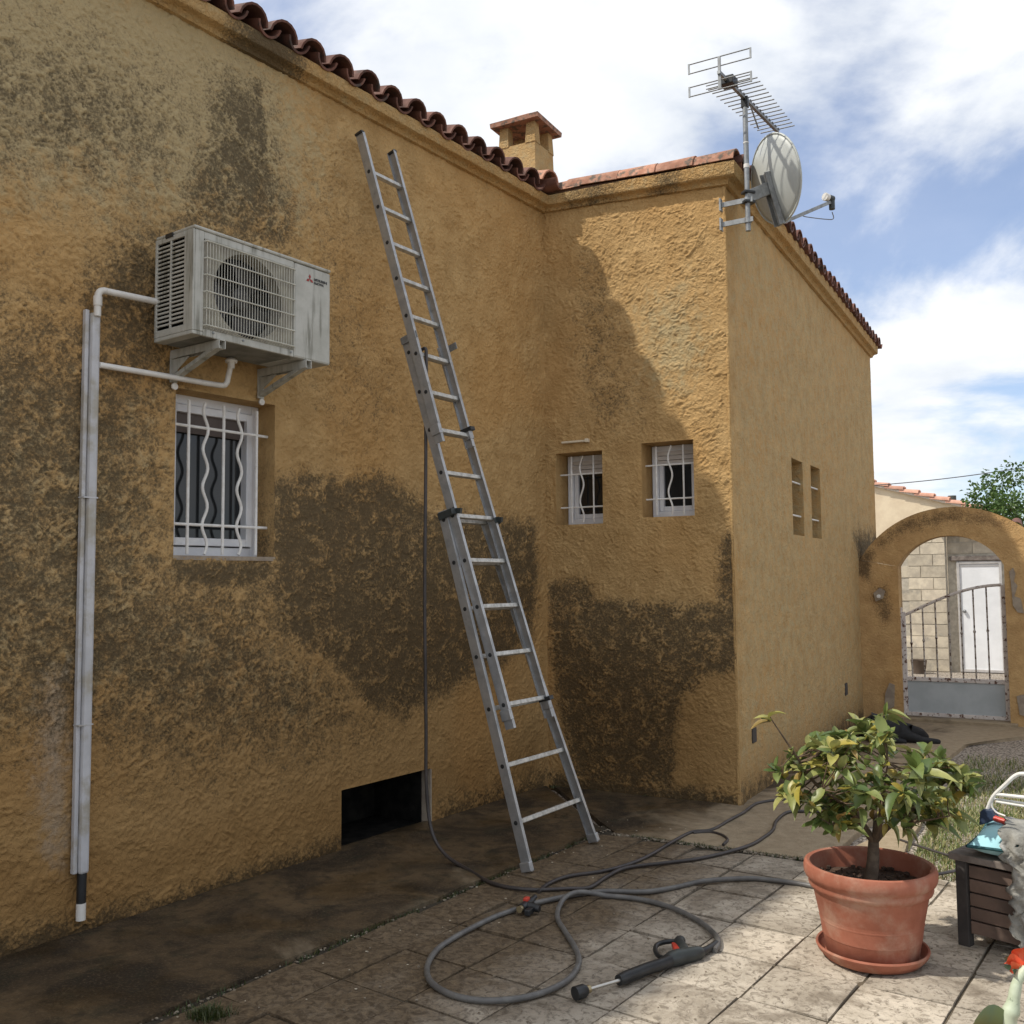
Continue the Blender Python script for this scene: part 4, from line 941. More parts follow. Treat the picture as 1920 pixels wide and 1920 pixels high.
# pvc pipes
po = 0.055
m = MB(); ua, za = uz('A', 183, 575, po); ub, zb_ = uz('A', 297, 576, po)
ctrl = [wp('A', ua, zt_-0.02, po), wp('A', ua, zt_+0.06, po), wp('A', ua+0.006, zt_+0.095, po), wp('A', ua+0.03, zt_+0.11, po), wp('A', ua+0.07, zt_+0.112, po), wp('A', U0-0.0, zt_+0.112, po+0.03), wp('A', U0+0.05, zt_+0.112, po+0.04)]
m.tube(spline(ctrl, 6), 0.0165, 10)
t = thing('pipe', 'white plastic pipe bending from the trunking top into the air conditioner', 'pipe', wp('A', ua, zt_, 0)); m.build('pipe_run', 'white_pvc', t, True)
m = MB(); m.tube([wp('A', ua, zt_+0.03, po), wp('A', ua, zt_+0.075, po)], 0.0205, 10); m.build('elbow_collar', 'white_pvc', t, True)
m = MB(); zl = 2.64; ua = -3.85; ub = -3.15
m.tube(spline([wp('A', ua, zl-0.004, po-0.01), wp('A', (ua+ub)/2, zl, po), wp('A', ub-0.05, zl, po+0.02), wp('A', ub-0.005, zl+0.012, po+0.03), wp('A', ub+0.005, zl+0.05, po+0.035), wp('A', ub+0.004, Z0-0.03, po+0.06)], 8), 0.0145, 10)
t = thing('drain_pipe', 'white drain pipe running under the air conditioner above the barred window', 'pipe', wp('A', ub, zl, 0)); m.build('pipe_run', 'white_pvc', t, True)
m = MB(); m.lathe([(0.001, 0.0), (0.03, 0.0), (0.034, 0.012), (0.02, 0.024), (0.018, -0.03)], wp('A', ub+0.004, Z0-0.028, po+0.06), 12); m.build('drain_spigot', 'white_pvc', t, True)

# ---------------------------------------------------------------- ladder
FL, FR = gp(991, 1637), gp(1116, 1580)
TL = hit('A', 672, 250, -0.075); TR = hit('A', 733, 285, -0.075)
lx = (FR-FL).normalized(); ly = ((TL+TR)/2-(FL+FR)/2); ly = (ly-lx*ly.dot(lx)).normalized(); ln = lx.cross(ly)
if ln.y > 0: ln = -ln
def onL(x, y, k): # point of ladder plane k seen at a photo position
    d = Vector(ray(x, y)); o = FL + ln*k - Vector((0, 0, CAMH)); return Vector((0, 0, CAMH)) + d*(o.dot(ln)/d.dot(ln))
DK = 0.062
SEC = [dict(k=0.0, L=[(991, 1640), (829, 958)], R=[(1116, 1583), (909, 975)], r=[975, 1055, 1142, 1232, 1330, 1437, 1543]),
       dict(k=DK, L=[(957, 1367), (759, 630)], R=[(1031, 1345), (829, 650)], r=[661, 735, 806, 886, 967, 1051, 1138, 1228, 1322]),
       dict(k=2*DK, L=[(824, 830), (674, 250)], R=[(883, 840), (735, 286)], r=[322, 388, 455, 522, 592, 663, 735, 806])]
lad = thing('ladder', 'long three section aluminium extension ladder leaning against the long ochre wall', 'ladder', (FL+FR)/2)
for si, s in enumerate(SEC):
    P = {q: [onL(x, y, s['k']) for x, y in s[q]] for q in 'LR'}
    if si == 0:
        for q in 'LR':
            p0 = P[q][0]; dd = (P[q][0]-P[q][1]).normalized(); P[q][0] = p0 + dd*((p0.z-0.005)/-dd.z if dd.z else 0)
    stiles = {}
    for q in 'LR':
        m = MB(); p, r = P[q]; d = (r-p).normalized()
        # hollow rail with two lips: web plus flanges
        m.bar(p, r, 0.060, 0.010, ln)
        sg = 1 if q == 'L' else -1
        for e in (-1, 1): m.bar(p+ln*e*0.027+lx*sg*0.011, r+ln*e*0.027+lx*sg*0.011, 0.0068, 0.014, ln)
        so = m.build('stile', 'alu', lad, bevel=0.0015); stiles[q] = so
    a, b = P['L']; c_, d2 = P['R']
    for y in s['r']:
        # height along the left rail matching the photo row
        lo, hi = 0.0, 1.0
        (x0, y0), (x1, y1) = s['L']
        t_ = (y-y0)/(y1-y0); pl = onL(x0+(x1-x0)*t_, y, s['k']); f_ = (pl-a).length/(b-a).length*(1 if (pl-a).dot(b-a) > 0 else -1)
        # same distance up the right rail, measured square to the rungs
        hgt = (pl-a).dot(ly) + (a-c_).dot(ly); dr = (d2-c_); g_ = hgt/dr.dot(ly)
        pr = c_ + dr*g_
        m = MB(); m.bar(pl, pr, 0.030, 0.026, ln); ro = m.build('rung', 'alu_rung', lad, bevel=0.004)
        m = MB(); e = pl - lx*0.0055; m.lathe([(0.0001, 0.0015), (0.0085, 0.0012), (0.0125, 0.0008), (0.0125, -0.003)], e, 10, ln, ly, -lx); m.build('rung_end', 'black_plastic', lad)
    if si == 0:
        for q, p in (('L', P['L'][0]), ('R', P['R'][0])):
            m = MB(); d = (P[q][1]-P[q][0]).normalized(); m.bar(p+d*0.002, p+d*0.055, 0.07, 0.034, ln); m.build('foot', 'alu', lad, bevel=0.005)
    # clamps and hooks at section ends
    if si < 2:
        for q, p in (('L', P['L'][1]), ('R', P['R'][1])):
            d = (P[q][1]-P[q][0]).normalized(); sg = 1 if q == 'L' else -1
            m = MB(); cpt = p-d*0.03+ln*0.035
            m.bar(cpt-lx*0.012*sg-d*0.022, cpt-lx*0.012*sg+d*0.022, 0.13, 0.006, ln); (m.bar(cpt+ln*0.06-lx*0.02-d*0.02, cpt+ln*0.06-lx*0.02+d*0.016, 0.006, 0.05, ln) if si == 0 else None)
            m.build('guide_clamp', 'zinc' if si else 'dark_plastic', lad, bevel=0.002)
            if si == 0: m = MB(); m.prism([cpt+ln*0.05+d*0.02, cpt+ln*0.10+d*0.005, cpt+ln*0.085-d*0.025, cpt+ln*0.05-d*0.01], lx*0.02*sg); m.build('hook', 'dark_plastic', lad)
    if si > 0:
        for q, p in (('R', P['R'][0]), ('L', P['L'][0])):
            d = (P[q][1]-P[q][0]).normalized(); m = MB(); m.bar(p+d*0.05, p+d*0.11, 0.068, 0.03, ln); m.build('end_guide', 'alu', lad, bevel=0.003)
            if q == 'R': m = MB(); m.bar(p+d*0.10+ln*0.01, p+d*0.125+ln*0.01, 0.085, 0.045, ln); m.build('latch', 'black_plastic', lad, bevel=0.003)
    if si == 2:
        for q, p in (('L', P['L'][1]), ('R', P['R'][1])):
            d = (P[q][1]-P[q][0]).normalized(); m = MB(); m.bar(p-d*0.01, p+d*0.006, 0.061, 0.03, ln); m.build('end_cap', 'black_plastic', lad, bevel=0.003)
pl0, pl1 = onL(940, 1378, 0), onL(953, 1432, 0)
m = MB(); m.bar(pl0-lx*0.0062-ln*0.008, pl1-lx*0.0062-ln*0.008, 0.02, 0.001, ln); m.build('sticker', 'sticker', lad)

# ---------------------------------------------------------------- aerial mast, aerial, dish
MO = 0.20
mb0 = hit('C', 1403, 432, MO); mast_xy = Vector((mb0.x, mb0.y, 0)); mu = float((np.array(mb0[:2])-BC) @ cD)
def onM(y): # height on the mast seen at photo row y
    d = ray(1400, y); k = mb0.y/d[1]; return CAMH + d[2]*k
mz0, mz1 = onM(433), onM(188)
mast = thing('aerial_mast', 'thin grey steel mast bolted to the house corner carrying aerial and dish', 'mast', mast_xy+Z*mz0)
m = MB(); m.tube([mast_xy+Z*mz0, mast_xy+Z*mz1], 0.019, 12); m.build('pole', 'zinc', mast, True)
for y in (376, 413):
    z = onM(y); m = MB(); m.bar(wp('C', mu-0.01, z, 0.0), wp('C', mu-0.01, z, MO+0.04), 0.035, 0.012, Z); m.bar(wp('C', mu-0.01, z-0.045, 0.008), wp('C', mu-0.01, z+0.045, 0.008), 0.05, 0.012, V2(cD)); m.build('wall_arm', 'zinc', mast)
    m = MB(); m.tube([mast_xy+Z*(z-0.02), mast_xy+Z*(z+0.02)], 0.026, 10); m.build('pole_clamp', 'zinc', mast, True)
m = MB(); m.tube([mast_xy+Z*onM(315), mast_xy+Z*onM(308)], 0.021, 10); m.tube([mast_xy+Z*onM(269), mast_xy+Z*onM(267)], 0.0205, 10); m.build('tape_band', 'white_pvc', mast, True)
# yagi aerial
bz = onM(192); bc_ = mast_xy + Z*(bz+0.03)
bdx = V2(aD); 
def onBoom(x, y):
    d = Vector(ray(x, y)); # nearest point on the boom line
    o = Vector((0, 0, CAMH)); w0 = o-bc_; A_, B_, C_ = d.dot(d), d.dot(bdx), 1.0; D_, E_ = d.dot(w0), bdx.dot(w0)
    return (A_*E_-B_*D_)/(A_*C_-B_*B_)
t0, t1 = onBoom(1349, 133), onBoom(1461, 244)
ant = thing('tv_aerial', 'yagi television aerial with many rods on top of the mast', 'aerial', bc_)
ext = V2(bD)
m = MB(); m.bar(bc_+bdx*t0, bc_+bdx*t1, 0.022, 0.022, ext); m.build('boom', 'zinc', ant)
nd = 15
for k in range(nd):
    t = t0 + (t1-t0)*(0.22+0.78*k/(nd-1)) - 0.005; hl = 0.175 - 0.045*k/(nd-1)
    m = MB(); c1 = bc_+bdx*t+Z*0.016; m.tube([c1-ext*hl, c1+ext*hl], 0.0045, 6); m.build('director_rod', 'zinc', ant, True)
    m = MB(); m.box(c1, ext*0.012, bdx*0.01, Z*0.008); m.build('rod_clip', 'black_plastic', ant)
c1 = bc_+bdx*(t0+(t1-t0)*0.15); m = MB(); m.box(c1+Z*0.0, ext*0.05, bdx*0.045, Z*0.03); m.build('dipole_box', 'black_plastic', ant, bevel=0.006)
m = MB(); m.tube([c1-ext*0.16+Z*0.012, c1+ext*0.16+Z*0.012, c1+ext*0.16-Z*0.012, c1-ext*0.16-Z*0.012], 0.004, 6); m.build('dipole', 'zinc', ant)
rc = bc_+bdx*(t0+0.015); m = MB(); m.bar(rc-Z*0.115, rc+Z*0.115, 0.02, 0.012, ext); m.build('reflector_post', 'zinc', ant)
for sgn in (1, -1):
    m = MB(); zc1 = sgn*0.082; hl = 0.215
    a_, b_ = rc+Z*(zc1+0.033), rc+Z*(zc1-0.033)
    m.tube([a_-ext*hl, a_+ext*hl], 0.0042, 6); m.tube([b_-ext*hl, b_+ext*hl], 0.0042, 6)
    for e in (-1, 1): m.bar(a_+ext*hl*e+Z*0.004, b_+ext*hl*e-Z*0.004, 0.012, 0.008, ext)
    m.build('reflector', 'zinc', ant)
m = MB(); m.bar(bc_-Z*0.07, bc_+Z*0.01, 0.05, 0.04, ext); m.build('mast_clamp', 'black_plastic', ant, bevel=0.004)
m = MB(); m.tube([bc_+bdx*0.1-Z*0.01, bc_+bdx*0.25-Z*0.13], 0.006, 6); m.build('strut', 'zinc', ant)
# satellite dish, seen from behind
dcY = mb0.y + 0.10
dc = atY(1454, 336, dcY); k_ = dcY/FPX
azim = R_(72); ax_d = Vector((math.sin(azim), math.cos(azim), 0))
tilt = R_(12); dn = (ax_d*math.cos(tilt) + Z*math.sin(tilt)).normalized()
side = dn.cross(Z).normalized(); dup = side.cross(dn).normalized()
rv = 84*k_; rh = rv*0.93; dep = 0.055
dish = thing('satellite_dish', 'grey white satellite dish on the mast seen from its ribbed back', 'satellite dish', dc-Z*rv)
m = MB(); rings, seg = 8, 40
for i in range(rings+1):
    q = i/rings
    for k in range(seg):
        a = 2*math.pi*k/seg; m.v.append(tuple(dc + side*rh*q*math.cos(a) + dup*rv*q*math.sin(a) + dn*(dep*(q*q-1))))
for i in range(rings):
    for k in range(seg): a, b = i*seg+k, i*seg+(k+1) % seg; m.f.append((a, b, b+seg, a+seg))
do = m.build('reflector', 'dish', dish, 'all'); sd_ = do.modifiers.new('s', 'SOLIDIFY'); sd_.thickness = 0.006
m = MB(); m.tube([dc + side*rh*math.cos(a) + dup*rv*math.sin(a) for a in np.linspace(0, 2*math.pi, 49)], 0.008, 6, False); m.build('rim', 'dish', dish, 'all')
bk = dc - dn*(dep+0.012)
m = MB(); m.bar(bk+dup*0.05-dn*0.005, dc-dup*(rv+0.02)-dn*0.03, 0.075, 0.02, side); m.build('back_rib', 'zinc', dish, bevel=0.004)
m = MB(); m.bar(bk+dup*0.05-dn*0.012+side*0.03, dc-dup*(rv+0.02)-dn*0.045+side*0.03, 0.008, 0.05, side); m.bar(bk+dup*0.05-dn*0.012-side*0.03, dc-dup*(rv+0.02)-dn*0.045-side*0.03, 0.008, 0.05, side); m.build('rib_flange', 'zinc', dish)
mp_ = mast_xy + Z*onM(370)
m = MB(); m.bar(mp_, bk-dup*0.06, 0.09, 0.045, Z); m.build('mount', 'zinc', dish, bevel=0.006)
for dz in (-0.035, 0.035): m = MB(); m.bar(mp_+Z*dz-ax_d*0.035, mp_+Z*dz+ax_d*0.05, 0.02, 0.06, Z); m.build('u_bolt', 'black_plastic', dish, bevel=0.004)
lnb = atY(1556, 372, dcY+0.28); ab = dc-dup*(rv+0.005)-dn*0.02
m = MB(); m.bar(ab, lnb-Z*0.03, 0.026, 0.022, Z); m.build('arm', 'zinc', dish, bevel=0.003)
ld = (dc-lnb).normalized(); m = MB(); m.tube([lnb-ld*0.03, lnb+ld*0.02], 0.026, 12); m.tube([lnb-ld*0.02, lnb-ld*0.02-Z*0.08], 0.022, 10); m.build('receiver', 'dark_plastic', dish, True)
m = MB(); m.tube([lnb+ld*0.02, lnb+ld*0.055], [0.028, 0.030], 12); m.build('feed_cap', 'white_pvc', dish, True)
m = MB(); m.tube(spline([lnb-Z*0.10-ld*0.02, lnb-Z*0.15-ld*0.03, lnb-Z*0.175+ld*0.06, ab.lerp(lnb, 0.5)-Z*0.05, ab.lerp(lnb, 0.4)-Z*0.02], 8), 0.0035, 6); m.build('cable', 'hose', dish, True)
# ================================================================ HOSES AND SPRAY GUN
def ground_path(pts, r, n=6, wob=0.0):
    return spline([gp(x, y, r*1.05) for x, y in pts], n)
def hose(name, label, pts3, r, mat, cat='hose', base=None):
    m = MB(); m.tube(pts3, r, 10); o = m.build(name, mat, None, True); tag(o, label, cat, 'pressure washer hoses'); rebase(o, Vector(base or pts3[0]) if base is None or True else base); return o
h0 = onL(797, 657, 2*DK+0.02)
foot = Vector((h0.x, h0.y, 0.012))
hang = [h0+Z*0.01-ln*0.05, h0+Z*0.012, h0-Z*0.05+ln*0.01]
hz_ = h0.z
for k in range(1, 9): hang.append(Vector((h0.x+0.004*math.sin(k), h0.y-0.004*k, hz_-(hz_-0.42)*k/8)))
gpts = [gp(x, y, 0.012) for x, y in ((880, 1632), (926, 1657), (992, 1668), (1068, 1666), (1105, 1664), (1137, 1644), (1174, 1627), (1247, 1618), (1320, 1608), (1400, 1587), (1432, 1570), (1449, 1556), (1455, 1540), (1474, 1524), (1500, 1521), (1545, 1524), (1600, 1545))]
hang += [hang[-1].lerp(gpts[0], 0.12)*1.0 + Vector((0, 0, -0.20)), hang[-1].lerp(gpts[0], 0.45)*1.0 + Vector((0, 0, -0.18))]
for p in hang[-2:]: p.z = max(p.z, 0.02)
o = hose('hose', 'thin dark hose hanging from a ladder rung and trailing over the paving', spline(hang+gpts, 6), 0.0105, 'hose_dark')
o = hose('hose', 'dark hose running from the coupling past the ladder foot to the house corner', ground_path([(1010, 1672), (1028, 1657), (1065, 1643), (1137, 1632), (1203, 1611), (1265, 1576), (1298, 1560), (1334, 1556), (1367, 1538), (1393, 1524), (1406, 1514), (1424, 1505), (1470, 1499), (1500, 1502), (1560, 1512)], 0.0105), 0.0105, 'hose_dark')
o = hose('hose', 'short dark hose tail curling back across the open paving joint', ground_path([(1300, 1562), (1330, 1560), (1352, 1565), (1364, 1574), (1356, 1584)], 0.009), 0.009, 'hose_dark')
o = hose('hose', 'grey hose stretched from the coupling to behind the terracotta pot', ground_path([(990, 1696), (1046, 1684), (1086, 1676), (1137, 1671), (1210, 1672), (1265, 1664), (1320, 1652), (1400, 1647), (1445, 1650), (1490, 1656), (1540, 1664), (1600, 1672)], 0.013), 0.013, 'hose')
loop = [(966, 1705), (925, 1720), (882, 1741), (845, 1762), (818, 1782), (801, 1812), (808, 1841), (846, 1865), (904, 1876), (973, 1872), (1028, 1857), (1068, 1834), (1085, 1805), (1079, 1779), (1059, 1746), (1045, 1721), (1050, 1697), (1068, 1685), (1101, 1679), (1156, 1681), (1210, 1688), (1265, 1704), (1312, 1728), (1340, 1752), (1347, 1768), (1340, 1782)]
lp = ground_path(loop, 0.013)
for i, p in enumerate(lp):                              # lift where it crosses the straight hose
    if 96 < i < 112: p.z += 0.022*math.sin(math.pi*(i-96)/16)
o = hose('hose', 'grey hose looping in a ring over the paving to the spray gun', lp, 0.0125, 'hose')
# coupling
cp = gp(985, 1697, 0.03); cx_, cy_ = (gp(1010, 1672)-gp(962, 1708)).normalized(), None
cy_ = Z.cross(cx_)
t = thing('hose_coupling', 'black hose coupling with red lever lying where the hoses meet', 'coupling', cp-Z*0.03)
m = MB(); m.tube([cp-cx_*0.05, cp+cx_*0.06], [0.02, 0.022], 12); m.tube([cp+cx_*0.06, cp+cx_*0.12+Z*0.005], [0.015, 0.012], 10); m.build('body', 'black_plastic', t, True)
m = MB(); m.tube([cp-cy_*0.0, cp-cy_*0.075-Z*0.008], [0.02, 0.018], 10); m.build('branch', 'black_plastic', t, True)
m = MB(); m.box(cp-cx_*0.03-cy_*0.04-Z*0.01, cx_*0.045, cy_*0.014, Z*0.014); m.build('lever_block', 'black_plastic', t, bevel=0.005)
m = MB(); m.box(cp+Z*0.024+cx_*0.015, cx_*0.018, cy_*0.012, Z*0.008); m.build('lever', 'red_plastic', t, bevel=0.004)
m = MB(); m.tube([cp-cx_*0.05, cp-cx_*0.072], 0.016, 10); m.build('collar', 'brass', t, True)

# spray gun
def G(x, y, z=0.03): return gp(x, y, z)
gun = thing('spray_gun', 'black pressure washer spray gun with red trigger lying on pale paving', 'spray gun', G(1200, 1822, 0))
m = MB(); m.tube([G(1078, 1863, 0.026), G(1094, 1858, 0.026), G(1099, 1856, 0.026)], [0.026, 0.026, 0.018], 14); m.build('nozzle', 'black_plastic', gun, True)
m = MB(); m.tube([G(1098, 1856, 0.026), G(1106, 1854, 0.026)], 0.015, 10); m.build('nozzle_collar', 'brass', gun, True)
m = MB(); m.tube([G(1100, 1856, 0.026), G(1168, 1836, 0.029)], 0.0075, 10); m.build('lance', 'steel', gun, True)
fg = [G(1160, 1838, 0.028), G(1175, 1832, 0.028), G(1215, 1816, 0.03), G(1240, 1808, 0.03), G(1255, 1802, 0.03)]
m = MB(); m.tube(fg, [0.021, 0.025, 0.024, 0.024, 0.027], 14); m.build('fore_grip', 'black_plastic', gun, True)
m = MB(); m.tube(spline([G(1247, 1804), G(1262, 1798), G(1280, 1793), G(1300, 1789), G(1316, 1785)], 4), [0.025, 0.026, 0.028, 0.031, 0.033, 0.034, 0.034, 0.033, 0.032, 0.032, 0.031, 0.031, 0.030, 0.029, 0.028, 0.025, 0.02], 14); m.build('body', 'dark_plastic', gun, True)
m = MB(); m.tube(spline([G(1285, 1788, 0.032), G(1279, 1777, 0.034), G(1273, 1768, 0.034), G(1278, 1762, 0.034)], 4), [0.025]*9+[0.024, 0.024, 0.022, 0.018], 12); m.build('handle', 'dark_plastic', gun, True)
m = MB(); m.tube(spline([G(1275, 1765, 0.032), G(1258, 1765, 0.03), G(1240, 1768, 0.028), G(1230, 1774, 0.028), G(1229, 1784, 0.028), G(1236, 1793, 0.028), G(1252, 1799, 0.03)], 5), 0.010, 10); m.build('trigger_guard', 'black_plastic', gun, True)
m = MB(); m.prism([G(1259, 1776, 0.025), G(1265, 1776, 0.025), G(1281, 1787, 0.025), G(1266, 1792, 0.025)], Z*0.022); m.build('trigger', 'red_plastic', gun, bevel=0.004)
m = MB(); m.tube(spline([G(1312, 1787, 0.026), G(1328, 1779, 0.022), G(1343, 1768, 0.018)], 4), [0.014, 0.016, 0.016, 0.016, 0.015, 0.015, 0.014, 0.014, 0.0135], 12); m.build('hose_sleeve', 'black_plastic', gun, True)

# ================================================================ POT, SAUCER, SHRUB
pc = gp(1636, 1795); pY = pc.y; kk = pY/FPX
sau = MB(); R0 = 0.228
sau.lathe([(0.001, 0.004), (R0*0.80, 0.004), (R0*0.86, 0.006), (R0*0.97, 0.034), (R0*1.0, 0.05), (R0*0.985, 0.058), (R0*0.955, 0.055), (R0*0.93, 0.042), (R0*0.83, 0.018), (0.001, 0.016)], pc, 56)
so = sau.build('saucer', 'terracotta', None, True); tag(so, 'terracotta saucer under the big flower pot on the paving', 'saucer'); rebase(so, pc)
pot = thing('flower_pot', 'big round terracotta flower pot with thick double rim standing on saucer', 'flower pot', pc)
H = 0.392; rt = 0.268
prof_ = [(0.001, 0.02), (0.178, 0.02), (0.186, 0.028), (0.206, 0.15), (0.2085, 0.158), (0.2105, 0.164), (0.2085, 0.170), (0.212, 0.18), (0.232, H-0.115), (0.236, H-0.108), (0.247, H-0.100), (0.251, H-0.088), (0.249, H-0.075), (0.252, H-0.068), (0.262, H-0.060), (0.268, H-0.045), (0.269, H-0.02), (0.264, H-0.004), (0.255, H), (0.243, H-0.004), (0.238, H-0.02), (0.232, H-0.09), (0.22, H-0.15), (0.20, 0.1), (0.001, 0.1)]
m = MB(); m.lathe(prof_, pc, 64); m.build('pot_body', 'terracotta', pot, True)
m = MB(); N = 40
zs_ = H-0.085
for j in range(9):
    for k in range(N):
        a = 2*math.pi*k/N; r = 0.231*j/8; m.v.append((pc.x+r*math.cos(a), pc.y+r*math.sin(a), zs_+0.015*(1-j/8)+0.012*mnoise.noise(Vector((r*math.cos(a)*30, r*math.sin(a)*30, 0)))))
for j in range(8):
    for k in range(N): a, b = j*N+k, j*N+(k+1) % N; m.f.append((a, b, b+N, a+N))
m.build('soil', 'soil', pot, 'all')
m = MB()
for k in range(150):
    a = random.uniform(0, 6.28); r = 0.215*math.sqrt(random.random()); s = random.uniform(0.005, 0.013)
    m.ball((pc.x+r*math.cos(a), pc.y+r*math.sin(a), zs_+0.008+random.uniform(0, 0.012)), s, s*random.uniform(.7, 1.3), s*.8, 5, 3)
struct(m.build('bark_mulch', 'soil', pot), 'stuff')

shr = thing('shrub', 'small bushy citrus like shrub with glossy yellow green leaves in terracotta pot', 'shrub', pc+Z*zs_)
def SP(x, y, dy=0.0): return atY(x, y, pY+dy)
tb = Vector((pc.x-0.005, pc.y, zs_-0.02)); fork = SP(1638, 1578)
m = MB(); m.tube(spline([tb, tb.lerp(fork, 0.5)+Vector((0.006, 0, 0)), fork], 6), [0.030-0.008*i/12 for i in range(13)], 12); m.build('trunk', 'bark', shr, True)
limbs = [[fork, SP(1612, 1545, -0.03), SP(1590, 1515, -0.08), SP(1540, 1480, -0.15)], [fork, SP(1660, 1555, 0.03), SP(1685, 1535, 0.06), SP(1735, 1500, 0.1), SP(1780, 1460, 0.12)],
         [fork, SP(1650, 1540, -0.05), SP(1655, 1490, -0.1), SP(1665, 1430, -0.12)], [fork, SP(1610, 1530, 0.08), SP(1590, 1470, 0.18), SP(1570, 1420, 0.2)],
         [SP(1590, 1515, -0.08), SP(1530, 1470, -0.05), SP(1495, 1420, -0.02), SP(1462, 1372, 0.0), SP(1444, 1345, 0.0)], [SP(1685, 1535, 0.06), SP(1720, 1540, -0.08), SP(1780, 1530, -0.15)],
         [fork, SP(1642, 1520, 0.12), SP(1650, 1440, 0.25), SP(1660, 1390, 0.22)], [SP(1612, 1545, -0.03), SP(1580, 1555, -0.10), SP(1555, 1545, -0.14)]]
lpts = []
for i, q in enumerate(limbs):
    s = spline(q, 6); m = MB(); r0 = 0.017 if i < 4 else 0.009
    rs_ = [max(0.0028, r0*(1-0.85*k/(len(s)-1))) for k in range(len(s))]; m.tube(s, rs_, 8); m.build('branch', 'twig', shr, True); lpts += s[3:]
random.seed(21)
clus = [(SP(1441, 1342, 0.0), 1.05), (SP(1452, 1440, 0.02), 0.9), (SP(1480, 1405, -0.02), 0.7), (SP(1500, 1440, -0.05), 0.9), (SP(1560, 1555, -0.14), 0.7), (SP(1790, 1440, 0.1), 1), (SP(1815, 1485, 0.08), 1), (SP(1660, 1340, 0.2), 1), (SP(1610, 1350, 0.18), 1), (SP(1700, 1590-40, -0.1), 0.8)]
cxp, cyp = 1643, 1470
while len(clus) < 165:
    a, b, c = random.uniform(-1, 1), random.uniform(-1, 1), random.uniform(-1, 1)
    q = a*a+b*b+c*c
    if q > 1 or q < 0.25: continue
    x, y = cxp + a*185, cyp + b*98 - 18*(1-abs(a))
    if x > 1685 and y < 1405: continue
    if y > 1545 and abs(x-1640) < 70 and c < 0: continue
    clus.append((SP(x, y, c*0.36), random.uniform(0.8, 1.1)))
def leaf_mesh(nm, L_, W_2, fold, curl):
    m = MB(); n = 5
    for i in range(n+1):
        t = i/n; wdt = W_2*math.sin(math.pi*min(1, t*0.93+0.05))**0.75*(1 if t < .98 else 0.1); zc_ = curl*t*t*L_
        m.v += [(-wdt, t*L_, zc_+fold*wdt), (0, t*L_, zc_), (wdt, t*L_, zc_+fold*wdt)]
    for i in range(n): a = i*3; m.f += [(a, a+1, a+4, a+3), (a+1, a+2, a+5, a+4)]
    me = m.mesh(nm); me.polygons.foreach_set('use_smooth', [True]*len(me.polygons)); me.materials.append(MAT['leaf']); return me, m
LM = [leaf_mesh('leaf', 0.078, 0.021, 0.6, -0.4), leaf_mesh('leaf', 0.066, 0.021, 0.45, 0.35), leaf_mesh('leaf', 0.086, 0.022, 0.9, -0.75), leaf_mesh('leaf', 0.06, 0.020, 0.3, -0.15)]
placed = []
tw = MB()
for (p, sz) in clus:
    nb = min(lpts, key=lambda q: (q-p).length); outw = (p - (fork+Z*0.1)).normalized(); axis = (outw*0.6+Z*0.7+Vector((random.uniform(-.4, .4), random.uniform(-.4, .4), 0))).normalized()
    mid = nb.lerp(p, 0.5) - Z*0.01 + Vector((random.uniform(-.015, .015),)*3)
    tw.tube([nb, mid, p], [0.0035, 0.0028, 0.002], 5, False)
    nl = random.randint(5, 8); ph = random.uniform(0, 6.28)
    for k in range(nl):
        a = ph + k*2.4; el = random.uniform(0.05, 1.1)
        x = axis.orthogonal().normalized(); y = axis.cross(x)
        d = (x*math.cos(a)+y*math.sin(a))*math.cos(el) + axis*math.sin(el); d = (d+Vector((0, 0, random.uniform(-.35, .1)))).normalized()
        up = (Z*1.2 + axis*0.4 + Vector((random.uniform(-.6, .6), random.uniform(-.6, .6), 0))); sx = d.cross(up).normalized(); uz_ = sx.cross(d)
        s = sz*random.choice((random.uniform(0.5, 0.9), random.uniform(0.85, 1.3)))
        base = p - axis*random.uniform(0.0, 0.03)
        placed.append((base, frameM(base, sx*s, d*s, uz_*s), random.randrange(4)))
struct(tw.build('twigs', 'twig', shr), 'stuff')
placed.sort(key=lambda q: q[0].y)
for b_, M, k in placed[:290]: inst('leaf', LM[k][0], shr, M)
fm = MB(); tint = []
for b_, M, k in placed[290:]:
    vs_ = [M @ Vector(v) for v in LM[k][1].v]; fm.add(vs_, LM[k][1].f); tint += [random.random()]*len(vs_)
fo_ = fm.build('foliage', 'leaf', shr, 'all', recalc=False); at = fo_.data.attributes.new('tint', 'FLOAT', 'POINT'); at.data.foreach_set('value', tint); struct(fo_, 'stuff')

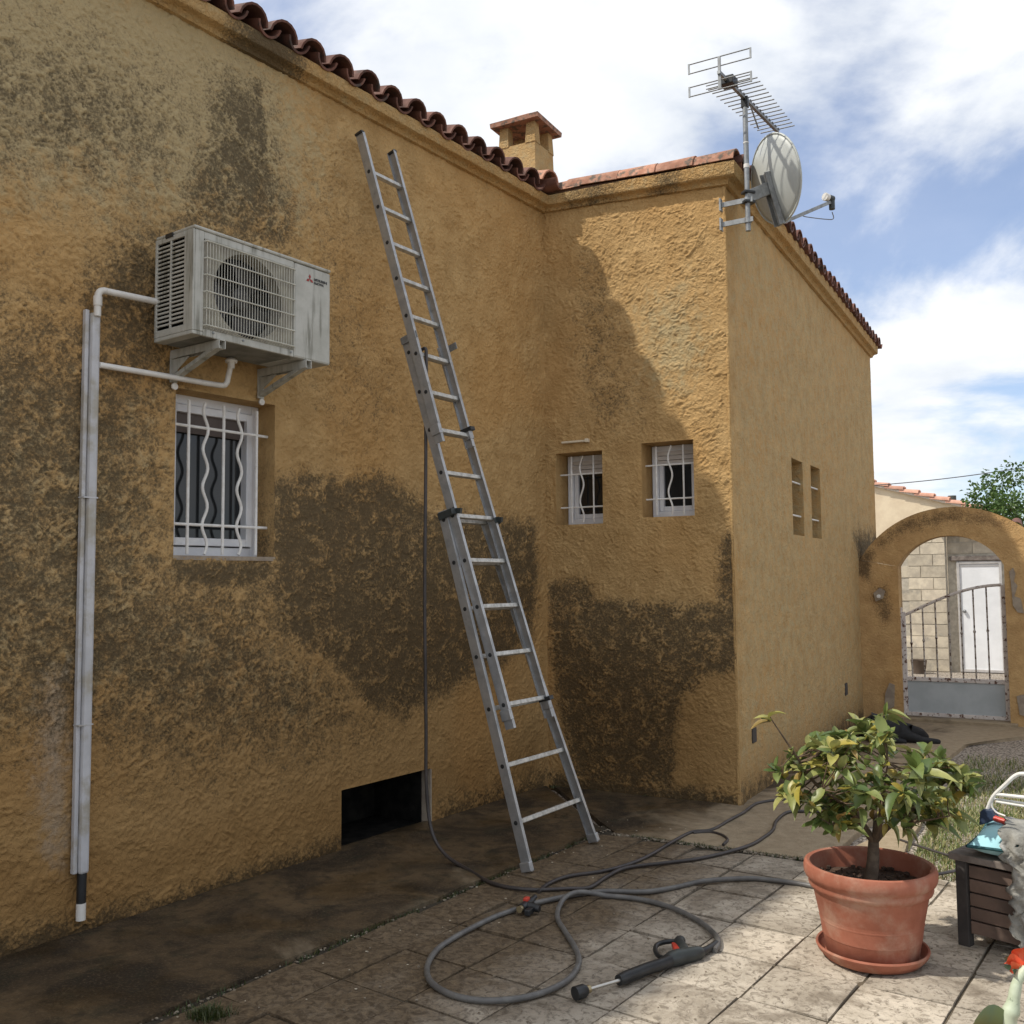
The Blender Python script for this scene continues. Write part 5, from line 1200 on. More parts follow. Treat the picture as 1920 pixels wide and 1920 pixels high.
# ================================================================ CHEST AND WHAT LIES ON IT
k0 = gp(1812, 1772); fx = Vector((0.66, -0.75, 0)).normalized(); fy = Vector((0.75, 0.66, 0)).normalized()
def K(u, v, z): return k0 + fx*u + fy*v + Z*z
CL, CW, CH = 1.0, 0.46, 0.362
chest = thing('storage_chest', 'weathered brown slatted wooden garden chest at the right edge', 'chest', k0)
for u in (0.0, CL):
    for v in (0.0, CW):
        m = MB(); m.box(K(u, v, CH/2), fx*0.025, fy*0.025, Z*CH/2); m.build('leg', 'wood_dark', chest, bevel=0.004)
nsl = 5; zb0, zb1 = 0.055, CH-0.012; hh = (zb1-zb0)/nsl
for k in range(nsl):
    z = zb0 + hh*(k+0.5)
    m = MB(); m.box(K(CL/2, 0.002, z), fx*(CL/2-0.026), fy*0.009, Z*(hh/2-0.003)); m.build('slat', 'wood', chest, bevel=0.003)
    m = MB(); m.box(K(0.0, CW/2, z), fx*0.009, fy*(CW/2-0.026), Z*(hh/2-0.003)); m.build('slat', 'wood', chest, bevel=0.003)
m = MB(); m.box(K(CL/2, CW/2, (zb0+zb1)/2), fx*(CL/2-0.03), fy*(CW/2-0.02), Z*((zb1-zb0)/2-0.01)); m.build('liner', 'wood_dark', chest)
for k in range(5):
    v = -0.035 + (CW+0.07)*(k+0.5)/5; m = MB(); m.box(K(CL/2, v, CH+0.016), fx*(CL/2+0.05), fy*((CW+0.07)/10-0.002), Z*0.015); m.build('lid_board', 'wood_grey', chest, bevel=0.004)
zl_ = CH+0.032
# cushion
m = MB(); N = 16; cc0 = K(0.22, 0.20, zl_); cfx = (fx*0.95+fy*0.22).normalized(); cfy = Z.cross(cfx); hs_, ht = 0.225, 0.062
for side in (1, -1):
    for j in range(N+1):
        for i in range(N+1):
            s, t_ = -1+2*i/N, -1+2*j/N; b = max(0, (1-s**4)*(1-t_**4))**0.5
            pinch = 1-0.10*(1-abs(s*t_))*(s*s+t_*t_)*0.5
            m.v.append(tuple(cc0 + cfx*hs_*s*pinch + cfy*hs_*t_*pinch + Z*(0.050+side*(ht*b*(1 if side > 0 else 0.75)) + 0.004*mnoise.noise(Vector((s*3, t_*3, side))))))
n1_ = (N+1)**2
for sd in (0, 1):
    for j in range(N):
        for i in range(N): a = sd*n1_+j*(N+1)+i; m.f.append((a, a+1, a+N+2, a+N+1) if sd == 0 else (a, a+N+1, a+N+2, a+1))
cu_ = thing('cushion', 'pale turquoise cushion with dark piping lying on the wooden chest', 'cushion', cc0)
m.build('cover', 'cushion', cu_, 'all')
m = MB(); ed = []
for i in range(N*4+1):
    q = i/(N*4)*4; sd = int(q) % 4; f = (q-int(q))*2-1
    s, t_ = [(f, -1), (1, f), (-f, 1), (-1, -f)][sd]; pinch = 1-0.10*(1-abs(s*t_))*(s*s+t_*t_)*0.5
    ed.append(cc0 + cfx*hs_*s*pinch + cfy*hs_*t_*pinch + Z*0.050)
m.tube(ed, 0.007, 6, False); m.build('edge_piping', 'piping', cu_, 'all')
# folded white tube frame
def KF(x, y, v=0.18): # point in the upright plane v metres behind the chest front, as seen at photo position
    d = Vector(ray(x, y)); n = fy; o = k0+fy*v-Vector((0, 0, CAMH)); return Vector((0, 0, CAMH)) + d*(o.dot(n)/d.dot(n))
fr_ = thing('folding_frame', 'white tubular folding frame with navy plastic foot lying over the cushion', 'frame', KF(1850, 1545))
m = MB(); m.tube(spline([KF(1850, 1522), KF(1857, 1503), KF(1866, 1489), KF(1885, 1471), KF(1900, 1457), KF(1913, 1451), KF(1932, 1453), KF(1955, 1462)], 6), 0.0085, 8); m.build('leg_tube', 'white_iron', fr_, True)
for a_, b_, v in (((1864, 1489), (1960, 1499), 0.18), ((1864, 1498), (1960, 1512), 0.2), ((1868, 1503), (1960, 1518), 0.17)):
    m = MB(); m.tube([KF(*a_, v), KF(*b_, v)], 0.0075 if v == 0.18 else 0.005, 8); m.build('cross_tube', 'white_iron', fr_, True)
m = MB(); m.tube(spline([KF(1861, 1500), KF(1860, 1512), KF(1868, 1523), KF(1885, 1530)], 6), 0.004, 6); m.build('spring_wire', 'white_iron', fr_, True)
m = MB(); m.prism([KF(1843, 1517, 0.16), KF(1860, 1519, 0.16), KF(1866, 1536, 0.16), KF(1853, 1543, 0.16), KF(1835, 1548, 0.16), KF(1837, 1522, 0.16)], fy*0.05); m.build('plastic_foot', 'blue_plastic', fr_, bevel=0.005)
m = MB(); m.tube([KF(1864, 1534, 0.17), KF(1888, 1542, 0.17)], 0.013, 10); m.build('red_collar', 'red_plastic', fr_, True)
m = MB(); m.tube([KF(1896, 1626, 0.03), KF(1990, 1650, 0.03)], 0.019, 12); m.build('red_grip', 'red_plastic', fr_, True)
# ragged grey cloth over it
m = MB(); NU, NV = 34, 60
def rag_pt(s, t):
    # across s 0..1, along t 0 (behind, on top) .. 1 (hanging in front)
    u = 0.112 + 0.40*s + (0.28*t if t < 0.3 else 0.084+(t-0.3)*0.06) + 0.012*math.sin(t*14)
    if t < 0.3:
        v = 0.24 - 0.29*(t/0.3); z = zl_ + 0.135 + 0.02*math.sin(t*10) - 0.10*(s*t)
    else:
        q = (t-0.3)/0.7; v = -0.05-0.015*q; z = (zl_+0.13-0.10*s*0.3)*(1-q) + 0.085*q + 0.0
    w_ = 0.020*math.sin(s*21+t*5) + 0.022*mnoise.noise(Vector((s*7, t*9, 2))) + 0.010*mnoise.noise(Vector((s*22, t*26, 5)))
    e = 0.05*mnoise.noise(Vector((0.0, t*16, 7)))*(1-s)
    return K(u+e, v-abs(w_), z+0.012*mnoise.noise(Vector((s*12, t*5, 1))) + (0.05*mnoise.noise(Vector((s*9, 1, 1))) if t > .9 else 0))
for j in range(NV+1):
    for i in range(NU+1): m.v.append(tuple(rag_pt(i/NU, j/NV)))
for j in range(NV):
    for i in range(NU):
        if j > 8 and mnoise.noise(Vector((i*0.35, j*0.22, 40))) > 0.52: continue
        a = j*(NU+1)+i; m.f.append((a, a+1, a+NU+2, a+NU+1))
ro = m.build('rag', 'rag', None, 'all'); so_ = ro.modifiers.new('s', 'SOLIDIFY'); so_.thickness = 0.006
tag(ro, 'tattered grey cloth hanging down over the chest front', 'cloth'); rebase(ro, K(0.4, 0, zl_))

# orange flower at the lower right corner
fb = gp(1905, 2030); fl = thing('potted_flower', 'pale thick stemmed plant with one orange red flower in the lower right corner', 'plant', fb)
def FP(x, y, dy=0.0): return atY(x, y, fb.y+dy)
m = MB(); m.lathe([(0.001, 0.0), (0.07, 0.0), (0.095, 0.11), (0.1, 0.115), (0.09, 0.115), (0.08, 0.1), (0.001, 0.1)], fb, 24); m.build('small_pot', 'terracotta', fl, True)
m = MB(); m.tube(spline([fb+Z*0.09, FP(1893, 1915), FP(1899, 1885), FP(1905, 1850), FP(1912, 1832), FP(1925, 1815)], 6), [0.022]*8+[0.024, 0.026, 0.026, 0.024, 0.022, 0.020, 0.018, 0.018, 0.018, 0.017, 0.017, 0.016]+[0.015]*11, 12); m.build('stem', 'stem', fl, True)
def petal(base, tip, wdt, nm='petal', mat='petal', lift=0.02, parent=fl):
    m = MB(); base, tip = Vector(base), Vector(tip); d = tip-base; sx = d.cross(Vector((0, 1, 0.4))).normalized(); n = 8
    up_ = sx.cross(d).normalized()
    for i in range(n+1):
        t = i/n; w_ = wdt*math.sin(math.pi*min(1, 0.08+t*0.9))**0.7
        for s in (-1, -.5, 0, .5, 1): m.v.append(tuple(base+d*t+sx*w_*s+up_*(lift*math.sin(math.pi*t)+0.25*w_*s*s)))
    for i in range(n):
        for j in range(4): a = i*5+j; m.f.append((a, a+1, a+6, a+5))
    return m.build(nm, mat, parent, 'all')
for b_, t_, w_ in (((1918, 1812), (1886, 1806), 0.022), ((1918, 1810), (1915, 1778), 0.022), ((1920, 1812), (1945, 1782), 0.026), ((1920, 1812), (1950, 1818), 0.024), ((1916, 1814), (1900, 1825), 0.016)):
    petal(FP(*b_), FP(*t_, -0.02), w_)
petal(FP(1912, 1815), FP(1884, 1796, 0.03), 0.02, 'leaf', 'green_leaf'); petal(FP(1908, 1830), FP(1882, 1812, 0.02), 0.012, 'leaf', 'green_leaf')
petal(FP(1895, 1925), FP(1826, 1918, -0.05), 0.05, 'leaf', 'green_leaf'); petal(FP(1915, 1830), FP(1945, 1850), 0.02, 'leaf', 'green_leaf')
# ================================================================ ARCH AND GATE
arch = thing('arch_wall', 'ochre rendered garden arch with peeling plaster beside the house', 'arch', wp('R', 0.5, 0, 0))
TH = 0.28
def seg_arc(uc, half, z0, rise, n):
    r = (half*half+rise*rise)/(2*rise); a0 = math.asin(half/r); return [(uc + r*math.sin(-a0+2*a0*i/n), z0 + rise - r + r*math.cos(-a0+2*a0*i/n)) for i in range(n+1)]
N = 40; inn = seg_arc(0.955, 0.535, 1.715, 0.335, N); outr = seg_arc(0.99, 0.975, 1.80, 0.565, N)
m = MB(); uvs = []
def strip(rowa, rowb, n2=6):
    o = len(m.v); n = len(rowa)
    for k in range(n2+1):
        for a, b in zip(rowa, rowb):
            q = (a[0]+(b[0]-a[0])*k/n2, a[1]+(b[1]-a[1])*k/n2); dis = 0.008*mnoise.noise(Vector((q[0]*3, q[1]*3, 1)))+0.004*mnoise.noise(Vector((q[0]*14, q[1]*14, 4)))
            m.v.append(tuple(wp('R', q[0], q[1], dis))); uvs.append(q)
    for k in range(n2):
        for i in range(n-1): a = o+k*n+i; m.f.append((a, a+1, a+n+1, a+n))
strip(inn, outr, 8)
lin = lambda u0, u1, z, n=12: [(u0+(u1-u0)*i/n, z) for i in range(n+1)]
strip(lin(-0.02, 0.42, -0.05), [(u, 1.715+(1.80-1.715)*(1-i/12)) for i, (u, _) in enumerate(lin(-0.02, 0.42, 0))], 30)
strip(lin(1.49, 2.4, -0.05), [(u, 1.715+(1.80-1.715)*min(1, i/6)) for i, (u, _) in enumerate(lin(1.49, 2.4, 0))], 30)
strip(lin(2.4, 6.0, -0.05), lin(2.4, 6.0, 1.80), 20)
# soffit, jambs, extrados, back
def quadrow(pts, o0, o1):
    o = len(m.v)
    for u, z in pts: m.v += [tuple(wp('R', u, z, o0)), tuple(wp('R', u, z, o1))]; uvs.extend([(u, z), (u+o1, z+0.1)])
    for i in range(len(pts)-1): a = o+i*2; m.f.append((a, a+2, a+3, a+1))
quadrow([(0.42, -0.05)] + inn + [(1.49, -0.05)], 0.0, -TH); quadrow(outr + [(6.0, 1.80)], 0.0, -TH)
quadrow([(6.0, 1.8), (6.0, -0.05)], 0, -TH)
o_ = len(m.v)
for a, b in zip(inn, outr): m.v += [tuple(wp('R', *a, -TH)), tuple(wp('R', *b, -TH))]; uvs.extend([a, b])
for i in range(N): a = o_+i*2; m.f.append((a, a+2, a+3, a+1))
for (ua, ub) in ((-0.02, 0.42), (1.49, 6.0)):
    o_ = len(m.v); m.v += [tuple(wp('R', ua, -0.05, -TH)), tuple(wp('R', ub, -0.05, -TH)), tuple(wp('R', ub, 1.72, -TH)), tuple(wp('R', ua, 1.72, -TH))]; uvs.extend([(ua, 0), (ub, 0), (ub, 1.7), (ua, 1.7)]); m.f.append((o_, o_+1, o_+2, o_+3))
me = m.mesh('arch_body', org(arch)); uvl = me.uv_layers.new(name='UVMap'); li = np.zeros(len(me.loops), np.int32); me.loops.foreach_get('vertex_index', li); UV = np.array(uvs)
uvl.data.foreach_set('uv', UV[li].astype(np.float32).ravel())
at = me.attributes.new('stain', 'FLOAT', 'POINT'); val = np.zeros(len(UV))
for poly, v, fe in ((PA('R', [(1640, 1015), (1690, 975), (1780, 952), (1860, 965), (1910, 990), (1880, 990), (1800, 978), (1700, 1000), (1650, 1030)]), 0.62, 0.12), (PA('R', [(1600, 1040), (1640, 1030), (1630, 1090), (1605, 1080)]), 0.8, 0.1), (PA('R', [(1635, 1105), (1665, 1095), (1675, 1160), (1655, 1180), (1635, 1130)]), 0.6, 0.1)):
    val = np.maximum(val, v*poly_field(UV[:, 0], UV[:, 1], poly, fe))
at.data.foreach_set('value', val.astype(np.float32)); at = me.attributes.new('relief', 'FLOAT', 'POINT'); at.data.foreach_set('value', np.full(len(UV), 0.5, np.float32)); fix_normals(me); link('arch_body', me, 'stucco_arch', arch)
def patch(px, mat='plaster_bare', off=0.009):
    p = [wp('R', *uz('R', x, y), off) for x, y in px]; q = MB(); q.prism(p, V2(nB)*0.005); return q.build('plaster_patch', mat, arch)
patch([(1892, 1072), (1900, 1064), (1904, 1076), (1901, 1090), (1908, 1098), (1902, 1118), (1914, 1122), (1920, 1150), (1908, 1148), (1899, 1135), (1897, 1110), (1895, 1090)])
patch([(1660, 1300), (1668, 1280), (1678, 1284), (1677, 1325), (1664, 1330), (1659, 1318)]); patch([(1906, 1305), (1930, 1300), (1930, 1345), (1912, 1340)])
patch([(1638, 1112), (1650, 1102), (1660, 1108), (1656, 1122), (1642, 1128)])
m = MB(); q = uz('R', 1648, 1118); m.lathe([(0.001, 0.05), (0.02, 0.048), (0.022, 0.0)], wp('R', q[0], q[1], 0.0), 12, V2(bD), Z, V2(nB)); m.build('pipe_stub', 'white_pvc', arch, True)
m = MB(); m.wbox('R', 0.36, 1.56, -0.05, 0.035, -TH-0.02, 0.06); m.build('threshold', 'concrete', arch, bevel=0.008)
# gate
gt = thing('garden_gate', 'rusty white iron garden gate with upright bars and grey sheet panel', 'gate', wp('R', 0.95, 0.035, -0.12))
GO = -0.12; gl, gr_, gz = 0.455, 1.455, 0.06
def grail(u): s = (u-gl)/(gr_-gl); return 1.165 + 0.335*(math.sin(s*math.pi/2))**1.05
def gbar(p, q, a=0.03, b=0.025, nm='bar', mat='rust_paint'): 
    mm = MB(); mm.bar(p, q, a, b, V2(bD)); return mm.build(nm, mat, gt, bevel=0.003)
gbar(wp('R', gl-0.012, 0.045, GO), wp('R', gl-0.012, 1.20, GO), 0.045, 0.04, 'frame_post'); gbar(wp('R', gr_+0.012, 0.045, GO), wp('R', gr_+0.012, 1.50, GO), 0.045, 0.04, 'frame_post')
m = MB(); m.tube([wp('R', u, grail(u), GO) for u in np.linspace(gl, gr_, 20)], 0.016, 8); m.build('top_rail', 'rust_paint', gt, True)
mm = MB(); mm.wbox('R', gl, gr_, 0.43, 0.475, GO-0.02, GO+0.02); mm.build('middle_rail', 'rust_paint', gt, bevel=0.004)
mm = MB(); mm.wbox('R', gl, gr_, 0.045, 0.085, GO-0.02, GO+0.021); mm.build('bottom_rail', 'rust_paint', gt, bevel=0.004)
mm = MB(); mm.wbox('R', gl+0.012, gr_-0.012, 0.085, 0.43, GO-0.006, GO+0.004); mm.build('sheet_panel', 'gate_panel', gt)
for x in (1708, 1731, 1755, 1780, 1803, 1827, 1852):
    u = uz('R', x, 1180, GO)[0]; m = MB(); zt2 = grail(u); m.tube([wp('R', u, 0.475, GO), wp('R', u, zt2-0.01, GO)], 0.0085, 6)
    zk = 0.475+(zt2-0.475)*0.52; m.ball(wp('R', u, zk, GO), 0.016, 0.016, 0.022, 8, 5); m.build('bar', simple('rusty_bar', (0.42, 0.38, 0.34), (0.34, 0.30, 0.26), 14, 0.75, c3=(0.07, 0.035, 0.02), s3=16, t3=(0.5, 0.58)) if 'rb' not in MAT else MAT['rb'], gt, True); MAT.setdefault('rb', m and bpy.data.materials['rusty_bar'])
m = MB(); m.wbox('R', gl-0.075, gl-0.02, 1.09, 1.13, GO-0.02, GO+0.03); m.build('latch', 'rust_paint', gt, bevel=0.004)
# steel posts in the opening
for u in (0.424, 1.486): m = MB(); m.wbox('R', u-0.004, u+0.008, 0.04, 1.25 if u < 1 else 1.52, GO-0.03, GO+0.04); m.build('jamb_strip', 'rust_paint', gt)

# ================================================================ BLOCK SHED BEHIND THE GATE
s0 = atY(1781, 1262, 16.6); WALLS['S'] = (np.array(s0[:2]), bD, nB); WALLS['T'] = (np.array(s0[:2])-nB*0.13, bD, nB)
shed = thing('block_shed', 'concrete block outbuilding with white door seen through the garden gate', 'shed', wp('S', 0, 0, 0))
bw, bh, jt = 0.40, 0.20, 0.012
blk = MB(); blk.box((0, 0, 0), (bw/2-jt/2, 0, 0), (0, 0.03, 0), (0, 0, bh/2-jt/2)); bm_ = blk.mesh('block'); bm_.materials.append(MAT['block'])
hblk = MB(); hblk.box((0, 0, 0), (bw/4-jt/2, 0, 0), (0, 0.03, 0), (0, 0, bh/2-jt/2)); bm2 = hblk.mesh('block'); bm2.materials.append(MAT['block'])
def blocks(wn, ua, ub, z0, rows_, hole=None):
    back = MB()
    if hole: back.wbox(wn, ua, hole[0], -0.05, z0+rows_*bh, -0.15, -0.002); back.wbox(wn, hole[1], ub, -0.05, z0+rows_*bh, -0.15, -0.002); back.wbox(wn, hole[0], hole[1], hole[3], z0+rows_*bh, -0.15, -0.002)
    else: back.wbox(wn, ua, ub, -0.05, z0+rows_*bh, -0.15, -0.002)
    back.build('wall_core', 'mortar', shed)
    for r in range(rows_):
        u = ub - (bw/2 if r % 2 else 0); z = z0+bh*(r+0.5)
        if r % 2: 
            if not (hole and hole[0] < ub-bw/4 < hole[1] and z < hole[3]): inst('block', bm2, shed, frameM(wp(wn, ub-bw/4, z, -0.02), V2(bD), V2(-nB), Z))
        while u-bw > ua-0.2:
            cu_ = u-bw/2; u -= bw
            if hole and z-bh/2 < hole[3]-0.01 and cu_+bw/2 > hole[0]+0.02 and cu_-bw/2 < hole[1]-0.02: continue
            inst('block', bm_, shed, frameM(wp(wn, cu_, z, -0.02+random.uniform(-.004, .004)), V2(bD), V2(-nB), Z) @ Matrix.Rotation(random.uniform(-.012, .012), 4, 'Y'))
blocks('S', -2.2, -0.80, -0.02, 11); blocks('S', -0.80, 0.0, -0.02, 12)
hole = (uz('T', 1797, 1150)[0], uz('T', 1882, 1150)[0], 0, uz('T', 1840, 1052)[1])
blocks('T', 0.02, 1.22, -0.02, 12, hole)
m = MB(); m.wbox('T', 0.0, 0.015, -0.05, 2.36, -0.01, 0.1); m.build('return_wall', 'mortar', shed)
dr_ = sub('door', shed); ORG[dr_.name] = org(shed)
frame_ring('T', hole[0], hole[1], -0.02, hole[3], -0.06, 0.03, 0.045, 'door_frame', simple('grey_door_frame', (0.50, 0.48, 0.46), rough=0.6), dr_)
m = MB(); m.wbox('T', hole[0]+0.046, hole[1]-0.046, 0.0, hole[3]-0.046, -0.03, 0.0); m.build('door_leaf', 'white_door', dr_)
zz = uz('T', 1840, 1060)[1]; m = MB(); m.wbox('T', hole[0]+0.05, hole[1]-0.05, zz-0.012, zz-0.002, 0.0, 0.012); m.build('top_bead', 'shutter', dr_)
q = uz('T', 1809, 1146); m = MB(); m.ball(wp('T', q[0], q[1], 0.03), 0.03, 0.03, 0.03, 10, 6); m.build('knob', 'zinc', dr_, True)
m = MB(); m.wbox('T', hole[0]-0.1, hole[1]+0.15, hole[3]+0.01, hole[3]+0.09, 0.0, 0.05); m.build('lintel', 'wood_grey', shed, bevel=0.01)
rz = 2.36
m = MB(); m.hexa([wp('S', -0.1, rz, 0.12), wp('S', 1.25, rz, 0.12), wp('S', 1.25, rz+0.05, -2.0), wp('S', -0.1, rz+0.05, -2.0), wp('S', -0.1, rz+0.04, 0.12), wp('S', 1.25, rz+0.04, 0.12), wp('S', 1.25, rz+0.09, -2.0), wp('S', -0.1, rz+0.09, -2.0)]); m.build('roof', 'roof_under', shed)
for k in range(6): inst('roof_tile', T_cov, shed, frameM(wp('S', 0.0+0.22*k, rz+0.03, 0.15), V2(bD), (V2(-nB)*0.97+Z*0.22).normalized(), (Z*0.97+V2(nB)*0.22).normalized()))
# flower pot and bucket shapes by the shed wall
q = uz('S', 1728, 1262); m = MB(); bb_ = wp('S', q[0], -0.03, 0.35); m.lathe([(0.001, 0), (0.10, 0), (0.13, 0.22), (0.135, 0.225), (0.12, 0.22), (0.10, 0.05), (0.001, 0.04)], bb_, 16); o = m.build('bucket', simple('dark_bucket', (0.12, 0.085, 0.06), rough=0.7), None, True); tag(o, 'small dark bucket at the foot of the block wall behind the gate', 'bucket'); rebase(o, bb_)

# ================================================================ CREAM HOUSE, TREE, WIRE
c0_ = atY(1700, 1100, 25.0); WALLS['H'] = (np.array(c0_[:2]), bD, nB)
nh = thing('neighbour_house', 'cream rendered neighbouring house with pink tiled verge beyond the arch', 'house', wp('H', 0, 0, 0))
ra, rb_ = uz('H', 1638, 912), uz('H', 1812, 953); sl_ = (rb_[1]-ra[1])/(rb_[0]-ra[0])
rl = lambda u: ra[1] + sl_*(u-ra[0])
m = MB(); uL, uR = ra[0]-3.0, rb_[0]+0.5
m.prism([wp('H', uL, -0.1, 0), wp('H', uR, -0.1, 0), wp('H', uR, rl(uR), 0), wp('H', uL, rl(uL), 0)], V2(-nB)*6); m.build('wall', 'cream', nh)
rd = (wp('H', uR, rl(uR), 0)-wp('H', uL, rl(uL), 0)).normalized()
m = MB(); m.bar(wp('H', uL, rl(uL)+0.03, 0.03)-rd*0, wp('H', uR+0.15, rl(uR+0.15)+0.03, 0.03), 0.12, 0.06, V2(nB)); m.build('verge_board', simple('pale_mortar', (0.70, 0.62, 0.52), rough=0.9), nh)
T_pk = half_tile(0.10, 0.085, 0.46); T_pk.materials.append(MAT['tile_pink'])
k = 0; u = uR+0.2
while u > uL:
    inst('roof_tile', T_pk, nh, frameM(wp('H', u, rl(u)+0.085, 0.04), V2(nB), -rd, Z)); 
    for w_ in (0.2, 0.42): inst('roof_tile', T_pk, nh, frameM(wp('H', u, rl(u)+0.10, 0.04-w_), V2(nB), -rd, Z))
    u -= 0.36
m = MB(); m.prism([wp('H', uL, rl(uL)+0.05, 0.0), wp('H', uR+0.2, rl(uR+0.2)+0.05, 0.0), wp('H', uR+0.2, rl(uR+0.2)+0.1, 0.0), wp('H', uL, rl(uL)+0.1, 0.0)], V2(-nB)*6); m.build('roof', 'tile_pink', nh)
q = uz('H', 1783, 945); m = MB(); m.tube([wp('H', q[0], q[1]-0.05, -0.4), wp('H', q[0], q[1]+0.12, -0.4), wp('H', q[0], q[1]+0.121, -0.4), wp('H', q[0], q[1]+0.24, -0.4)], [0.06, 0.06, 0.10, 0.10], 12); m.build('vent_cowl', simple('dark_cowl', (0.07, 0.08, 0.07), rough=0.7), nh, True)
# tree
tY = 21.0; tcn_ = atY(1925, 985, tY)
tree = thing('tree', 'leafy green garden tree rising behind the arch at the right edge', 'tree', (tcn_.x, tcn_.y, 0))
m = MB(); m.tube(spline([(tcn_.x+0.1, tcn_.y, -0.05), (tcn_.x+0.05, tcn_.y, 1.0), (tcn_.x, tcn_.y, 1.9), tuple(tcn_)], 5), [0.13-0.005*i for i in range(16)], 10); m.build('trunk', 'bark', tree, True)
random.seed(5)
ends = []
for k in range(16):
    a = random.uniform(0, 6.28); r = random.uniform(0.5, 1.35); e = tcn_ + Vector((math.cos(a)*r, math.sin(a)*r, random.uniform(-0.5, 0.85)*(1.25-r*0.5)))
    ends.append(e); m = MB(); m.tube(spline([Vector((tcn_.x, tcn_.y, 1.9)), tcn_.lerp(e, 0.4)+Vector((0, 0, -0.1)), e], 4), [0.05, 0.045, 0.04, 0.035, 0.03, 0.026, 0.022, 0.018, 0.012], 6); m.build('limb', 'bark', tree, True)
ends += [atY(1842, 925, tY), atY(1856, 965, tY), atY(1878, 905, tY), atY(1905, 890, tY), atY(1835, 955, tY), atY(1890, 940, tY-0.5), atY(1870, 985, tY), atY(1915, 960, tY-0.6)]
m = MB(); tint = []
for e in ends:
    R1 = random.uniform(0.30, 0.46)
    for k in range(210):
        d = Vector((random.gauss(0, 1), random.gauss(0, 1), random.gauss(0, 0.8))); d.normalize(); p = e + d*R1*random.uniform(0.25, 1.05)
        y_ = (d + Vector((random.uniform(-1, 1), random.uniform(-1, 1), random.uniform(-1, .4)))).normalized(); x_ = y_.orthogonal().normalized(); x_ = (x_*math.cos(k)+y_.cross(x_)*math.sin(k)); s = random.uniform(0.07, 0.12)
        n_1 = y_.cross(x_)
        m.add([p, p+y_*s*0.5+x_*s*0.3+n_1*0.012, p+y_*s, p+y_*s*0.5-x_*s*0.3+n_1*0.012], [(0, 1, 2), (0, 2, 3)]); tint += [random.random()]*4
cr_ = m.build('crown', 'leaf_tree', tree, recalc=False); at = cr_.data.attributes.new('tint', 'FLOAT', 'POINT'); at.data.foreach_set('value', tint)
# overhead wire
m = MB(); a_, b_ = atY(1560, 914, 24.0), atY(2050, 853, 20.0); pts = [a_.lerp(b_, t)-Z*0.12*4*t*(1-t) for t in np.linspace(0, 1, 24)]; m.tube(pts, 0.011, 5, False); o = m.build('overhead_wire', 'wire', None, True); tag(o, 'thin dark overhead wire crossing the sky above the cream house', 'wire'); rebase(o, a_)

# ================================================================ DOG
dg0 = gp(1690, 1392); dY = dg0.y
def DP(x, z, dy=0.0): p = atY(x, 1386, dY); return Vector((p.x, dY+dy, z))
me = bpy.data.meshes.new('body')
jv = [(DP(1668, .105, .06), .098), (DP(1645, .10, .10), .095), (DP(1628, .075, .14), .07), (DP(1690, .085, .02), .088), (DP(1706, .075, .0), .06), (DP(1720, .060, -.01), .055), (DP(1731, .045, -.01), .038), (DP(1741, .032, -.01), .022),
      (DP(1700, .045, -.06), .045), (DP(1722, .028, -.10), .030), (DP(1745, .022, -.12), .022), (DP(1754, .018, -.125), .019),
      (DP(1640, .06, -.02), .065), (DP(1668, .03, -.07), .032), (DP(1685, .02, -.10), .022), (DP(1692, .018, -.105), .018),
      (DP(1615, .04, .2), .025), (DP(1600, .02, .3), .015), (DP(1722, .115, .02), .016), (DP(1724, .115, -.05), .014)]
jv = [(Vector((p.x, p.y, p.z*1.35 if r > .03 else p.z*1.15)), r*1.3) for p, r in jv]
je = [(0, 1), (1, 2), (0, 3), (3, 4), (4, 5), (5, 6), (6, 7), (3, 8), (8, 9), (9, 10), (10, 11), (1, 12), (12, 13), (13, 14), (14, 15), (2, 16), (16, 17), (5, 18), (5, 19)]
dog = thing('dog', 'black dog lying stretched out on the path by the garden gate', 'dog', DP(1680, 0))
me.from_pydata([tuple(p-org(dog)) for p, r in jv], je, []); me.update()
bo = link('body', me, 'fur', dog)
sk = bo.modifiers.new('skin', 'SKIN'); sk.use_smooth_shade = True
for i, (p, r) in enumerate(jv): me.skin_vertices[0].data[i].radius = (r, r); me.skin_vertices[0].data[i].use_root = (i == 0)
ss = bo.modifiers.new('sub', 'SUBSURF'); ss.levels = 2; ss.render_levels = 2

# ================================================================ GRASS, WEEDS, LITTER
random.seed(11)
def blades(n, sampler, h0_, h1_, wd, nm, mat, lean=0.6):
    m = MB(); tint = []
    for k in range(n):
        p = sampler()
        if p is None: continue
        p, sc = p; h = random.uniform(h0_, h1_)*sc; a = random.uniform(0, 6.28); d = Vector((math.cos(a), math.sin(a), 0)); s = Vector((-d.y, d.x, 0))*wd*random.uniform(.6, 1.2); l = d*h*random.uniform(0.1, lean)
        m.add([p-s, p+s, p+s*0.7+l*0.4+Z*h*0.6, p-s*0.7+l*0.4+Z*h*0.6, p+l+Z*h], [(0, 1, 2, 3), (3, 2, 4)]); tint += [random.random()]*5
    o = m.build(nm, mat, None, recalc=False); at = o.data.attributes.new('tint', 'FLOAT', 'POINT'); at.data.foreach_set('value', tint); return o
def gs():
    d = 1.22+random.random()**1.1*2.6; u = random.uniform(-2.4, 3.2); p = V2(BC+cD*u+nC*d)
    if dBof(p) > backB-0.02 or p.y < 4.0: return None
    if random.random() < max(0, (u-0.2)/3.0): return None
    n_ = mnoise.noise(Vector((p.x*1.6, p.y*1.6, 3)))
    if n_ < random.uniform(-0.6, 0.1): return None
    p.z = -0.035; return p, 1+0.5*n_
